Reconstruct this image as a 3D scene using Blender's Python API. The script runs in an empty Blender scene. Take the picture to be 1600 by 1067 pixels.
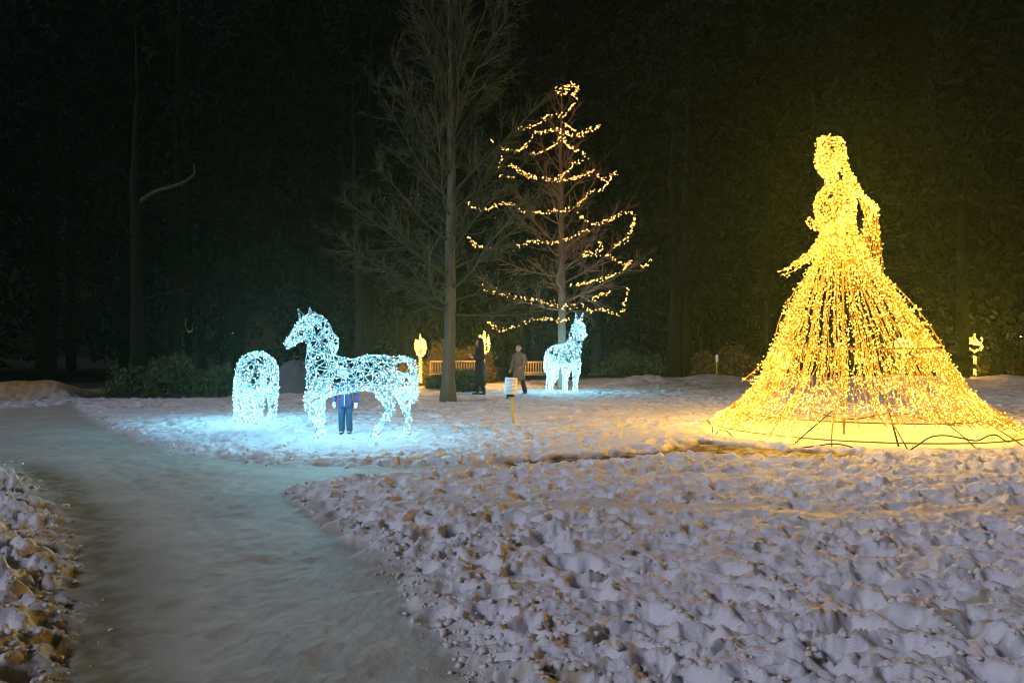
import bpy, math, random
import numpy as np
from mathutils import Vector

random.seed(7)
rng = np.random.default_rng(7)
scene = bpy.context.scene
COL = scene.collection
R = math.radians

# ------------------------------------------------------------------ camera
F = 1155.6                      # focal length in photo pixels (26 mm on 36 mm, 1600 px wide)
CAM_Z = 1.6
HOR = 545.0                     # row of the horizon in the photograph
cam_d = bpy.data.cameras.new('camera')
cam_d.lens = 26.0
cam_d.sensor_width = 36.0
cam_d.clip_start = 0.05
cam_d.clip_end = 2000.0
cam = bpy.data.objects.new('camera', cam_d)
COL.objects.link(cam)
cam.location = (0, 0, CAM_Z)
cam.rotation_euler = (R(90) + math.atan((HOR - 533.5) / F), 0, 0)
scene.camera = cam

# ------------------------------------------------------------------ night sky, moon, exposure
MOON_EL, MOON_AZ = R(29), R(234)          # behind the camera, a little to the left
world = bpy.data.worlds.new('World')
scene.world = world
world.use_nodes = True
wn = world.node_tree
bg = wn.nodes['Background']
sky = wn.nodes.new('ShaderNodeTexSky')
sky.sky_type = 'NISHITA'
sky.sun_disc = False
sky.sun_elevation = MOON_EL
sky.sun_rotation = MOON_AZ
tint = wn.nodes.new('ShaderNodeMix')
tint.data_type = 'RGBA'
tint.blend_type = 'MULTIPLY'
tint.inputs[0].default_value = 1.0
tint.inputs[7].default_value = (1.0, 1.1, 0.60, 1)
wn.links.new(sky.outputs[0], tint.inputs[6])
wn.links.new(tint.outputs[2], bg.inputs['Color'])
bg.inputs['Strength'].default_value = 0.0004
moon_d = bpy.data.lights.new('moon', 'SUN')
moon_d.energy = 1.35
moon_d.angle = R(12)
moon_d.color = (0.85, 0.84, 1.0)
moon = bpy.data.objects.new('moon', moon_d)
COL.objects.link(moon)
# direction towards the moon: azimuth measured clockwise from +Y
mdir = Vector((math.sin(MOON_AZ) * math.cos(MOON_EL), math.cos(MOON_AZ) * math.cos(MOON_EL), math.sin(MOON_EL)))
moon.rotation_euler = (-mdir).to_track_quat('-Z', 'Y').to_euler()
vs = scene.view_settings
vs.view_transform = 'Standard'
vs.look = 'None'
vs.exposure = 0.0
vs.gamma = 1.0
vs.use_curve_mapping = False
cy = scene.cycles
cy.use_denoising = True
cy.use_adaptive_sampling = True
cy.adaptive_threshold = 0.01
cy.max_bounces = 5
cy.diffuse_bounces = 2
cy.glossy_bounces = 2
cy.transparent_max_bounces = 8
cy.volume_bounces = 0
cy.use_light_tree = True
cy.pixel_filter_type = 'BLACKMAN_HARRIS'
cy.filter_width = 1.0
cy.sample_clamp_indirect = 2.0
cy.sample_clamp_direct = 11.0
cy.caustics_reflective = False
cy.caustics_refractive = False


# ------------------------------------------------------------------ helpers
def P(px, py, d):
    """photo pixel at a distance d in front of the camera -> point in the world"""
    return np.array([(px - 800.0) / F * d, d, CAM_Z + (HOR - py) / F * d])


def G(px, py):
    """photo pixel on flat ground -> x, y"""
    d = CAM_Z * F / (py - HOR)
    return ((px - 800.0) / F * d, d)


def link(o, parent=None):
    COL.objects.link(o)
    if parent is not None:
        o.parent = parent
    return o


def raw_mesh(name, V, faces_list, smooth=False):
    """fast mesh from a vertex array and arrays of equal-sided faces"""
    me = bpy.data.meshes.new(name)
    V = np.asarray(V, dtype=np.float32).reshape(-1, 3)
    me.vertices.add(len(V))
    me.vertices.foreach_set('co', V.ravel())
    nl = sum(f.size for f in faces_list)
    nf = sum(len(f) for f in faces_list)
    me.loops.add(nl)
    me.polygons.add(nf)
    me.loops.foreach_set('vertex_index', np.concatenate([f.ravel() for f in faces_list]).astype(np.int32))
    tot = np.concatenate([np.full(len(f), f.shape[1], dtype=np.int32) for f in faces_list])
    start = np.concatenate([[0], np.cumsum(tot)[:-1]]).astype(np.int32)
    me.polygons.foreach_set('loop_start', start)
    me.polygons.foreach_set('loop_total', tot)
    if smooth:
        me.polygons.foreach_set('use_smooth', np.ones(nf, dtype=bool))
    me.update(calc_edges=True)
    me.validate()
    return me


class MB:
    """collects geometry, then becomes ONE mesh object"""
    def __init__(self):
        self.V, self.T, self.Q, self.n = [], [], [], 0

    def add(self, V, T=None, Q=None):
        V = np.asarray(V, dtype=float).reshape(-1, 3)
        if T is not None and len(T):
            self.T.append(np.asarray(T, dtype=int).reshape(-1, 3) + self.n)
        if Q is not None and len(Q):
            self.Q.append(np.asarray(Q, dtype=int).reshape(-1, 4) + self.n)
        self.V.append(V)
        self.n += len(V)

    def box(self, c, s, rz=0.0, taper=1.0):
        x, y, z = np.array(s) / 2.0
        V = np.array([[-x, -y, -z], [x, -y, -z], [x, y, -z], [-x, y, -z],
                      [-x * taper, -y * taper, z], [x * taper, -y * taper, z], [x * taper, y * taper, z], [-x * taper, y * taper, z]])
        ca, sa = math.cos(rz), math.sin(rz)
        V = np.stack([V[:, 0] * ca - V[:, 1] * sa, V[:, 0] * sa + V[:, 1] * ca, V[:, 2]], 1) + np.array(c)
        self.add(V, Q=[[0, 3, 2, 1], [4, 5, 6, 7], [0, 1, 5, 4], [1, 2, 6, 5], [2, 3, 7, 6], [3, 0, 4, 7]])

    def tube(self, pts, rad, n=6, cap=True):
        pts = np.asarray(pts, dtype=float)
        m = len(pts)
        rad = np.broadcast_to(np.asarray(rad, dtype=float), (m,))
        t = np.gradient(pts, axis=0)
        t /= np.linalg.norm(t, axis=1)[:, None] + 1e-9
        mean = np.abs(t.mean(0))
        ref = np.eye(3)[int(np.argmin(mean))]
        a = np.cross(t, ref)
        a /= np.linalg.norm(a, axis=1)[:, None] + 1e-9
        b = np.cross(t, a)
        th = np.arange(n) / n * 2 * math.pi
        V = pts[:, None, :] + rad[:, None, None] * (np.cos(th)[None, :, None] * a[:, None, :] + np.sin(th)[None, :, None] * b[:, None, :])
        i = np.arange(m - 1)[:, None] * n
        j = np.arange(n)[None, :]
        j2 = (j + 1) % n
        Q = np.stack([i + j, i + j2, i + n + j2, i + n + j], -1).reshape(-1, 4)
        V = V.reshape(-1, 3)
        T = None
        if cap:
            V = np.vstack([V, pts[0], pts[-1]])
            jj = np.arange(n)
            T = np.vstack([np.stack([np.full(n, m * n), (jj + 1) % n, jj], 1),
                           np.stack([np.full(n, m * n + 1), (m - 1) * n + jj, (m - 1) * n + (jj + 1) % n], 1)])
        self.add(V, T, Q)

    def loft(self, pts, ra, rb, side=(1, 0, 0), n=16):
        """closed elliptical tube; ra along `side`, rb across it; domed ends"""
        pts = np.asarray(pts, dtype=float)
        m = len(pts)
        ra = np.broadcast_to(np.asarray(ra, dtype=float), (m,))
        rb = np.broadcast_to(np.asarray(rb, dtype=float), (m,))
        t = np.gradient(pts, axis=0)
        t /= np.linalg.norm(t, axis=1)[:, None] + 1e-9
        # domed ends
        e0 = pts[0] - t[0] * min(ra[0], rb[0]) * 0.55
        e1 = pts[-1] + t[-1] * min(ra[-1], rb[-1]) * 0.55
        h0, h1 = pts[0] - t[0] * min(ra[0], rb[0]) * 0.4, pts[-1] + t[-1] * min(ra[-1], rb[-1]) * 0.4
        pts = np.vstack([h0, pts, h1])
        t = np.vstack([t[0], t, t[-1]])
        ra = np.concatenate([[ra[0] * .65], ra, [ra[-1] * .65]])
        rb = np.concatenate([[rb[0] * .65], rb, [rb[-1] * .65]])
        m += 2
        s = np.asarray(side, dtype=float)
        a = s[None, :] - (t @ s)[:, None] * t
        a /= np.linalg.norm(a, axis=1)[:, None] + 1e-9
        b = np.cross(t, a)
        th = np.arange(n) / n * 2 * math.pi
        V = pts[:, None, :] + ra[:, None, None] * np.cos(th)[None, :, None] * a[:, None, :] + rb[:, None, None] * np.sin(th)[None, :, None] * b[:, None, :]
        i = np.arange(m - 1)[:, None] * n
        j = np.arange(n)[None, :]
        j2 = (j + 1) % n
        Q = np.stack([i + j, i + j2, i + n + j2, i + n + j], -1).reshape(-1, 4)
        V = np.vstack([V.reshape(-1, 3), e0, e1])
        jj = np.arange(n)
        T = np.vstack([np.stack([np.full(n, m * n), (jj + 1) % n, jj], 1),
                       np.stack([np.full(n, m * n + 1), (m - 1) * n + jj, (m - 1) * n + (jj + 1) % n], 1)])
        self.add(V, T, Q)

    def ball(self, c, r, n=10, m=7):
        c = np.array(c, dtype=float)
        r = np.broadcast_to(np.asarray(r, dtype=float), (3,))
        V = [[0, 0, -1]]
        for i in range(1, m):
            a = -math.pi / 2 + math.pi * i / m
            for j in range(n):
                b = 2 * math.pi * j / n
                V.append([math.cos(a) * math.cos(b), math.cos(a) * math.sin(b), math.sin(a)])
        V.append([0, 0, 1])
        V = np.array(V) * r + c
        T, Q = [], []
        for j in range(n):
            T.append([0, 1 + (j + 1) % n, 1 + j])
            k = 1 + (m - 2) * n
            T.append([len(V) - 1, k + j, k + (j + 1) % n])
            for i in range(m - 2):
                q = 1 + i * n
                Q.append([q + j, q + (j + 1) % n, q + n + (j + 1) % n, q + n + j])
        self.add(V, T, Q)

    def arrays(self):
        V = np.vstack(self.V)
        fl = []
        if self.T:
            fl.append(np.vstack(self.T))
        if self.Q:
            fl.append(np.vstack(self.Q))
        return V, fl

    def mesh(self, name, origin=(0, 0, 0), smooth=False):
        V, fl = self.arrays()
        return raw_mesh(name, V - np.array(origin), fl, smooth)

    def build(self, name, mat, parent=None, smooth=False, origin=None, kind=None):
        """mesh in world coordinates; origin moves the object's own origin; parent empties are unrotated"""
        po = np.zeros(3)
        p = parent
        while p is not None:
            po = po + np.array(p.location)
            p = p.parent
        org = np.array(origin) if origin is not None else po
        me = self.mesh(name, org, smooth)
        me.materials.append(mat)
        o = bpy.data.objects.new(name, me)
        link(o, parent)
        o.location = tuple(org - po)
        if kind:
            o['kind'] = kind
        return o


def thing(name, label, cat, loc, group=None):
    o = bpy.data.objects.new(name, None)
    o.empty_display_size = 0.2
    link(o)
    o.location = tuple(float(v) for v in loc)
    o['label'] = label
    o['category'] = cat
    if group:
        o['group'] = group
    return o


def tag(o, label, cat, group=None):
    o['label'] = label
    o['category'] = cat
    if group:
        o['group'] = group
    return o


# ---- materials
def mat(name, color, rough=0.7, metal=0.0, noise=0.0, nscale=20.0, bump=0.0, col2=None):
    m = bpy.data.materials.new(name)
    m.use_nodes = True
    nt = m.node_tree
    b = nt.nodes['Principled BSDF']
    b.inputs['Base Color'].default_value = (*color, 1)
    b.inputs['Roughness'].default_value = rough
    b.inputs['Metallic'].default_value = metal
    b.inputs['Specular IOR Level'].default_value = 0.25
    if noise > 0 or bump > 0:
        tc = nt.nodes.new('ShaderNodeTexCoord')
        nz = nt.nodes.new('ShaderNodeTexNoise')
        nz.inputs['Scale'].default_value = nscale
        nz.inputs['Detail'].default_value = 5
        nt.links.new(tc.outputs['Object'], nz.inputs['Vector'])
        if noise > 0:
            mx = nt.nodes.new('ShaderNodeMix')
            mx.data_type = 'RGBA'
            c2 = col2 if col2 else tuple(c * (1 - noise) for c in color)
            mx.inputs[6].default_value = (*color, 1)
            mx.inputs[7].default_value = (*c2, 1)
            nt.links.new(nz.outputs['Fac'], mx.inputs[0])
            nt.links.new(mx.outputs[2], b.inputs['Base Color'])
        if bump > 0:
            bp = nt.nodes.new('ShaderNodeBump')
            bp.inputs['Strength'].default_value = 0.6
            bp.inputs['Distance'].default_value = bump
            nt.links.new(nz.outputs['Fac'], bp.inputs['Height'])
            nt.links.new(bp.outputs['Normal'], b.inputs['Normal'])
    return m


def glow(name, color, strength):
    m = bpy.data.materials.new(name)
    m.use_nodes = True
    nt = m.node_tree
    nt.nodes.clear()
    e = nt.nodes.new('ShaderNodeEmission')
    e.inputs['Color'].default_value = (*color, 1)
    e.inputs['Strength'].default_value = strength
    o = nt.nodes.new('ShaderNodeOutputMaterial')
    nt.links.new(e.outputs[0], o.inputs['Surface'])
    m.cycles.emission_sampling = 'FRONT'
    return m


M = {
    'led_gold': glow('led_gold', (1.0, 0.52, 0.045), 210.0),
    'led_white': glow('led_white', (0.25, 0.76, 1.0), 240.0),
    'led_amber': glow('led_amber', (1.0, 0.46, 0.10), 11.0),
    'led_candle': glow('led_candle', (1.0, 0.49, 0.07), 760.0),
    'lamp_cool': glow('lamp_cool', (1.0, 0.93, 0.75), 14.0),
    'window_lit': glow('window_lit', (0.75, 0.95, 0.8), 0.35),
    'white_cable': mat('white_cable', (0.26, 0.28, 0.29), 0.5),
    'gold_cable': mat('gold_cable', (0.36, 0.20, 0.055), 0.5),
    'gold_steel': mat('gold_steel', (0.22, 0.145, 0.05), 0.45, 0.3),
    'green_cable': mat('green_cable', (0.03, 0.04, 0.02), 0.6),
    'black_steel': mat('black_steel', (0.025, 0.022, 0.02), 0.5, 0.2),
    'bark': mat('bark', (0.14, 0.14, 0.11), 0.9, 0, 0.55, 14, 0.02),
    'twig': mat('twig', (0.040, 0.052, 0.030), 0.9),
    'bark_brown': mat('bark_brown', (0.15, 0.115, 0.08), 0.9, 0, 0.5, 14, 0.02),
    'twig_brown': mat('twig_brown', (0.13, 0.095, 0.065), 0.9),
    'bark_dark': mat('bark_dark', (0.004, 0.006, 0.004), 0.95, 0, 0.4, 8, 0.02),
    'bark_pale': mat('bark_pale', (0.06, 0.068, 0.055), 0.95, 0, 0.4, 8, 0.02),
    'needles': mat('needles', (0.0011, 0.0070, 0.0024), 0.95, 0, 0.6, 0.35, 0, (0.0014, 0.0055, 0.0018)),
    'leaves': mat('leaves', (0.045, 0.10, 0.035), 0.8, 0, 0.6, 3, 0, (0.06, 0.065, 0.03)),
    'leaves_and_glints': mat('leaves_and_glints', (0.13, 0.105, 0.045), 0.8, 0, 0.5, 3, 0, (0.08, 0.05, 0.02)),
    'board': mat('board', (0.78, 0.79, 0.80), 0.5),
    'print': mat('print', (0.42, 0.44, 0.46), 0.7),
    'stake': mat('stake', (0.62, 0.42, 0.09), 0.7, 0, 0.3, 9),
    'bench_wood': mat('bench_wood', (0.46, 0.30, 0.12), 0.7, 0, 0.4, 6),
    'skin': mat('skin', (0.50, 0.33, 0.26), 0.6),
    'eye': mat('eye', (0.02, 0.015, 0.01), 0.2),
    'coat_dark': mat('coat_dark', (0.022, 0.025, 0.028), 0.85, 0, 0.4, 10),
    'coat_taupe': mat('coat_taupe', (0.21, 0.165, 0.125), 0.9, 0, 0.3, 10),
    'jacket_purple': mat('jacket_purple', (0.018, 0.012, 0.048), 0.7),
    'zip': mat('zip', (0.25, 0.25, 0.35), 0.5),
    'pants_blue': mat('pants_blue', (0.008, 0.022, 0.045), 0.8),
    'trousers_dark': mat('trousers_dark', (0.014, 0.016, 0.022), 0.85),
    'mitten': mat('mitten', (0.75, 0.75, 0.74), 0.9),
    'hat_blue': mat('hat_blue', (0.02, 0.05, 0.14), 0.9),
    'hair_ash': mat('hair_ash', (0.20, 0.16, 0.13), 0.8),
    'hair_dark': mat('hair_dark', (0.03, 0.02, 0.015), 0.8),
    'boot': mat('boot', (0.012, 0.012, 0.014), 0.6),
    'fur': mat('fur', (0.12, 0.10, 0.08), 0.95),
    'house_wall': mat('house_wall', (0.05, 0.045, 0.04), 0.9),
    'roof': mat('roof', (0.02, 0.02, 0.02), 0.9),
    'rock': mat('rock', (0.14, 0.145, 0.20), 0.9, 0, 0.5, 3, 0.03),
}


# ------------------------------------------------------------------ noise
def hsh(ix, iy, seed):
    h = (ix.astype(np.int64) * 374761393 + iy.astype(np.int64) * 668265263 + seed * 974634599) & 0xFFFFFFFF
    h = ((h ^ (h >> 13)) * 1274126177) & 0xFFFFFFFF
    h = ((h ^ (h >> 16)) * 2246822519) & 0xFFFFFFFF
    h = h ^ (h >> 15)
    return (h & 0xFFFFFF).astype(np.float64) / 0xFFFFFF


def perlin(x, y, seed=0):
    x0, y0 = np.floor(x), np.floor(y)
    fx, fy = x - x0, y - y0
    u, v = fx * fx * fx * (fx * (fx * 6 - 15) + 10), fy * fy * fy * (fy * (fy * 6 - 15) + 10)

    def g(dx, dy):
        a = hsh(x0 + dx, y0 + dy, seed) * 2 * math.pi
        return np.cos(a) * (fx - dx) + np.sin(a) * (fy - dy)
    return ((g(0, 0) * (1 - u) + g(1, 0) * u) * (1 - v) + (g(0, 1) * (1 - u) + g(1, 1) * u) * v) * 1.4


def cells(x, y, seed):
    """worley: F1, F2 and a tilted random height per cell"""
    x0, y0 = np.floor(x), np.floor(y)
    f1 = np.full(x.shape, 9.0)
    f2 = np.full(x.shape, 9.0)
    hh = np.zeros(x.shape)
    for dx in (-1, 0, 1):
        for dy in (-1, 0, 1):
            cx, cyy = x0 + dx, y0 + dy
            qx = cx + hsh(cx, cyy, seed)
            qy = cyy + hsh(cx, cyy, seed + 1)
            ex, ey = x - qx, y - qy
            d = np.hypot(ex, ey)
            a = hsh(cx, cyy, seed + 2) * 2 * math.pi
            h = hsh(cx, cyy, seed + 3) - 0.5 + 0.9 * (np.cos(a) * ex + np.sin(a) * ey)
            new = d < f1
            f2 = np.where(new, f1, np.minimum(f2, d))
            hh = np.where(new, h, hh)
            f1 = np.where(new, d, f1)
    return f1, f2, hh


def poly_sd(x, y, poly):
    """signed distance to a closed polygon, negative inside"""
    poly = np.asarray(poly, dtype=float)
    d = np.full(x.shape, 1e9)
    inside = np.zeros(x.shape, dtype=bool)
    n = len(poly)
    for i in range(n):
        a, b = poly[i], poly[(i + 1) % n]
        e = b - a
        wx, wy = x - a[0], y - a[1]
        t = np.clip((wx * e[0] + wy * e[1]) / (e @ e + 1e-12), 0, 1)
        d = np.minimum(d, np.hypot(wx - t * e[0], wy - t * e[1]))
        c = ((a[1] > y) != (b[1] > y)) & (x < (b[0] - a[0]) * (y - a[1]) / (b[1] - a[1] + 1e-12) + a[0])
        inside ^= c
    return np.where(inside, -d, d)


def sstep(a, b, v):
    t = np.clip((v - a) / (b - a), 0, 1)
    return t * t * (3 - 2 * t)


# ------------------------------------------------------------------ ground
PATH = [G(*p) for p in [(40, 1700), (90, 1067), (104, 960), (112, 890), (98, 815), (62, 762), (15, 724), (-80, 703), (-420, 690), (-1200, 684),
                        (-1200, 634), (-420, 632), (0, 640), (118, 632), (140, 655), (205, 690), (300, 712), (420, 726), (600, 731), (760, 727), (800, 724),
                        (800, 733), (640, 739), (510, 752), (445, 768), (490, 800), (540, 835), (600, 882), (655, 950), (705, 1020), (745, 1090), (900, 1700)]]
SOIL = [G(*p) for p in [(775, 722), (900, 713), (1050, 702), (1095, 693), (1150, 699), (1250, 707), (1345, 713), (1350, 719), (1250, 720), (1140, 716), (1040, 716), (950, 722), (800, 729)]]
_fx = np.array([-1500, -400, 0, 140, 330, 480, 660, 740, 850, 1000, 1180, 1500, 1700, 2600])
_fy = np.array([616, 617, 611, 624, 618, 606, 607, 603, 596, 592, 590, 590, 588, 588])
_faz = (_fx - 800) / F
_fd = CAM_Z * F / (_fy - HOR)
DR = np.array([6.48, 13.9])              # centre of the gown sculpture


def ground(x, y, full=True):
    x = np.asarray(x, dtype=float)
    y = np.asarray(y, dtype=float)
    r = np.hypot(x, y)
    wx = x + 0.10 * perlin(x * 2.1, y * 2.1, 11) + 0.04 * perlin(x * 7, y * 7, 12)
    wy = y + 0.10 * perlin(x * 2.1, y * 2.1, 13) + 0.04 * perlin(x * 7, y * 7, 14)
    sd = poly_sd(wx, wy, PATH)
    path = 1 - sstep(-0.16, 0.30, sd + 0.10 * perlin(x * 4.3, y * 4.3, 15))
    soil = 1 - sstep(-0.05, 0.10, poly_sd(wx, wy + 0.1 * perlin(x * 3, y * 3, 5), SOIL))
    # where the snow field ends and the wood begins
    az = np.where(y > 0.5, x / np.maximum(y, 0.5), np.sign(x) * 3)
    lim = np.interp(az, _faz, _fd)
    wood = sstep(-0.8, 0.8, y - lim + 1.2 * perlin(x * 0.4, y * 0.4, 21)) * (y > 5)
    # left verge and right lawn amplitude
    rough = 1 - path
    rough = rough * (1 - 0.25 * sstep(9.5, 12, y))           # far lawn is flatter
    track = np.exp(-((y - 7.25 + 0.05 * x - 0.25 * perlin(x * 0.5, x * 0, 3)) / 0.20) ** 2) * sstep(-2.0, -1.2, x)
    t2 = 0.6 * np.exp(-((y - 5.35 - 0.03 * x - 0.3 * perlin(x * 0.6, x * 0, 4)) / 0.14) ** 2) * sstep(-0.2, 1.2, x)
    t3 = 0.7 * np.exp(-((y - 9.0 + 0.02 * x - 0.35 * perlin(x * 0.4, x * 0, 6)) / 0.20) ** 2) * sstep(-1.5, 0.5, x)
    rough = rough * (1 - 0.8 * np.clip(track + t2 + t3, 0, 1))
    under = 1 - sstep(0.85, 1.05, np.hypot((x - DR[0]) / 2.95, (y - DR[1]) / 2.90))
    rough = rough * (1 - 0.55 * under) * (1 - 0.6 * soil)
    z = 0.07 * (1 - path) - 0.05 * under - 0.07 * soil
    z += 0.10 * wood * perlin(x * 0.3, y * 0.3, 8)
    z += 0.05 * perlin(x * 0.23, y * 0.23, 31) * (1 - path) + 0.012 * perlin(x * 0.9, y * 0.9, 33)
    # left verge bank
    left = (1 - sstep(-0.46, -0.40, x / np.maximum(y, 0.3))) * (y > 0) * (1 - sstep(9.5, 11, y))
    z += 0.08 * sstep(0.0, 0.6, sd) * left
    # ploughed bank at the far left and a low rise behind the lamps
    z += 0.62 * np.exp(-((y - 24.3) / 1.1) ** 2) * (1 - sstep(-15.5, -13.4, x)) * (0.8 + 0.3 * perlin(x * 0.5, y * 0.5, 41))
    z += (0.26 + 0.20 * perlin(x * 0.6, y * 0.6, 42)) * np.exp(-((y - 33.5) / 1.6) ** 2) * sstep(3, 6, x)
    if full:
        # trodden snow: clods, footprints, crumbs
        ux, uy = wx, wy
        wx, wy = wx * 0.80, wy * 1.22                       # dragged sideways by passing feet
        big = perlin(wx * 1.5, wy * 1.5, 51)
        f1, f2, hc = cells(wx * 3.4, wy * 3.4, 61)
        g1, g2, hd = cells(wx * 8.5 + 0.8 * perlin(x * 5, y * 5, 71), wy * 8.5, 62)
        edge = sstep(0.0, 0.22, f2 - f1)
        edge2 = sstep(0.0, 0.30, g2 - g1)
        fine = perlin(x * 17, y * 17, 81) + 0.5 * perlin(x * 36, y * 36, 82)
        # footprints: elongated pits
        p1, p2, _ = cells(wx * 2.9 + 0.3 * wy, wy * 1.8 - 0.25 * wx, 91)
        pit = 1 - sstep(0.16, 0.34, p1)
        rim = np.exp(-((p1 - 0.38) / 0.07) ** 2)
        q1, q2, _ = cells(wx * 1.9 - 0.5 * wy, wy * 3.4 + 0.6 * wx, 95)
        pit2 = 1 - sstep(0.16, 0.32, q1)
        e1, e2, he = cells(wx * 5.6 + 0.5 * perlin(x * 3, y * 3, 72), wy * 6.6, 63)
        edge3 = sstep(0.0, 0.25, e2 - e1)
        calm = 0.45 + 0.55 * sstep(-0.25, 0.25, perlin(x * 0.55, y * 0.55, 55))
        h1, h2, hf_ = cells(wx * 15 + 0.6 * perlin(x * 9, y * 9, 73), wy * 15, 64)
        lump = (0.018 * big + calm * (0.036 * hc * edge + 0.050 * he * edge3 + 0.044 * hd * edge2)
                + 0.024 * hf_ * sstep(0, .3, h2 - h1) + 0.010 * fine
                - 0.062 * pit + 0.020 * rim - 0.045 * pit2 + 0.015 * np.abs(perlin(wx * 5, wy * 5, 97)))
        lump = 0.98 * lump * (1 + 0.25 * left) + 0.02 * left * hd * edge2
        z += rough * lump * (1 - 0.5 * wood)
        wx, wy = ux, uy
        smooth = 1 - rough
        fp1, fp2, _ = cells(wx * 1.6 + 0.4 * wy, wy * 0.95 - 0.3 * wx, 141)
        tread = np.exp(-((sd + 0.95) / 0.09) ** 2) + np.exp(-((sd + 1.35) / 0.09) ** 2)
        z += path * (-0.007 * (1 - sstep(0.06, 0.20, fp1)) + 0.003 * np.exp(-((fp1 - 0.22) / 0.05) ** 2)
                     - 0.008 * tread + 0.006 * perlin(x * 6, y * 6, 143) * sstep(-.1, .5, perlin(x * .8, y * .8, 144)))
        z += smooth * (0.003 * perlin(x * 1.1, y * 2.6, 101) + 0.0018 * perlin(x * 5, y * 7, 102) + 0.0022 * fine + 0.002 * fine
                       - 0.008 * sstep(0.25, 0.6, perlin(x * 2.6, y * 2.6, 104)))
    # colour of the ground
    n1 = perlin(x * 1.3, y * 1.3, 111)
    n2 = perlin(x * 5.2, y * 5.2, 112)
    n3 = perlin(x * 13, y * 13, 113)
    snow = np.array([0.77, 0.775, 0.87])
    dirt_warm_light = np.array([0.40, 0.33, 0.22])  # tan patches: some dirt, plus warm light in hollows put into the colour
    dm = sstep(0.20, 0.62, 0.55 * n2 + 0.45 * n3 + 0.25 * n1) * 0.85
    verge = np.exp(-((sd - 0.10) / 0.14) ** 2) * left
    dm = np.clip(dm * rough * (1 + 0.7 * sstep(11, 15, y)) + 0.55 * verge * (0.6 + n2), 0, 0.9)
    far = (np.clip(sstep(17, 34, y) * 0.72 + sstep(12, 20, y) * 0.25 * n1, 0, .9) * (1 - path))[..., None]  # light fading with distance put into the far snow's colour
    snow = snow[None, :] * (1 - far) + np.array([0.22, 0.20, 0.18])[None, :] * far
    col = snow * (1 - dm[..., None]) + dirt_warm_light[None, :] * dm[..., None]
    pathc = np.array([0.49, 0.485, 0.455])[None, :] * (1 + 0.14 * n1 + 0.12 * n2 + 0.10 * n3)[..., None]
    # muddy green-brown margin of the path on the left
    mg = np.exp(-((sd + 0.20) / 0.32) ** 2) * left * 0.9 * np.clip(0.85 + 0.6 * n2 + 0.4 * n3, 0, 1)
    pathc = pathc * (1 - mg[..., None]) + np.array([0.19, 0.165, 0.075])[None, :] * mg[..., None]
    pm = path[..., None]
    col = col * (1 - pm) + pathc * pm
    tm = (0.35 * track * (1 - path))[..., None]
    col = col * (1 - tm) + np.array([0.42, 0.38, 0.33])[None, :] * tm
    sc = np.array([0.085, 0.052, 0.022])[None, :] * (1 + 0.7 * n3 + 0.4 * n2)[..., None]
    patchy = np.clip(soil * (0.9 + 0.7 * n2), 0, 1)[..., None]
    col = col * (1 - patchy) + sc * patchy
    wc = np.array([0.030, 0.026, 0.016])[None, :] * (1 + 0.5 * n2)[..., None]
    bank = np.exp(-((y - 24.0) / 2.4) ** 2) * (1 - sstep(-15.5, -13.4, x))
    wv = np.clip(wood * (1 - bank), 0, 1)[..., None]
    col = col * (1 - wv) + wc * wv
    bk = (0.95 * bank)[..., None]
    col = col * (1 - bk) + np.array([0.36, 0.235, 0.085])[None, :] * bk
    return z, np.clip(col, 0.004, 0.9), path, soil, wood * (1 - bank)


def gz(x, y):
    """level an object stands on (lumps left out)"""
    return float(ground(np.array([x]), np.array([y]), False)[0][0])


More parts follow.
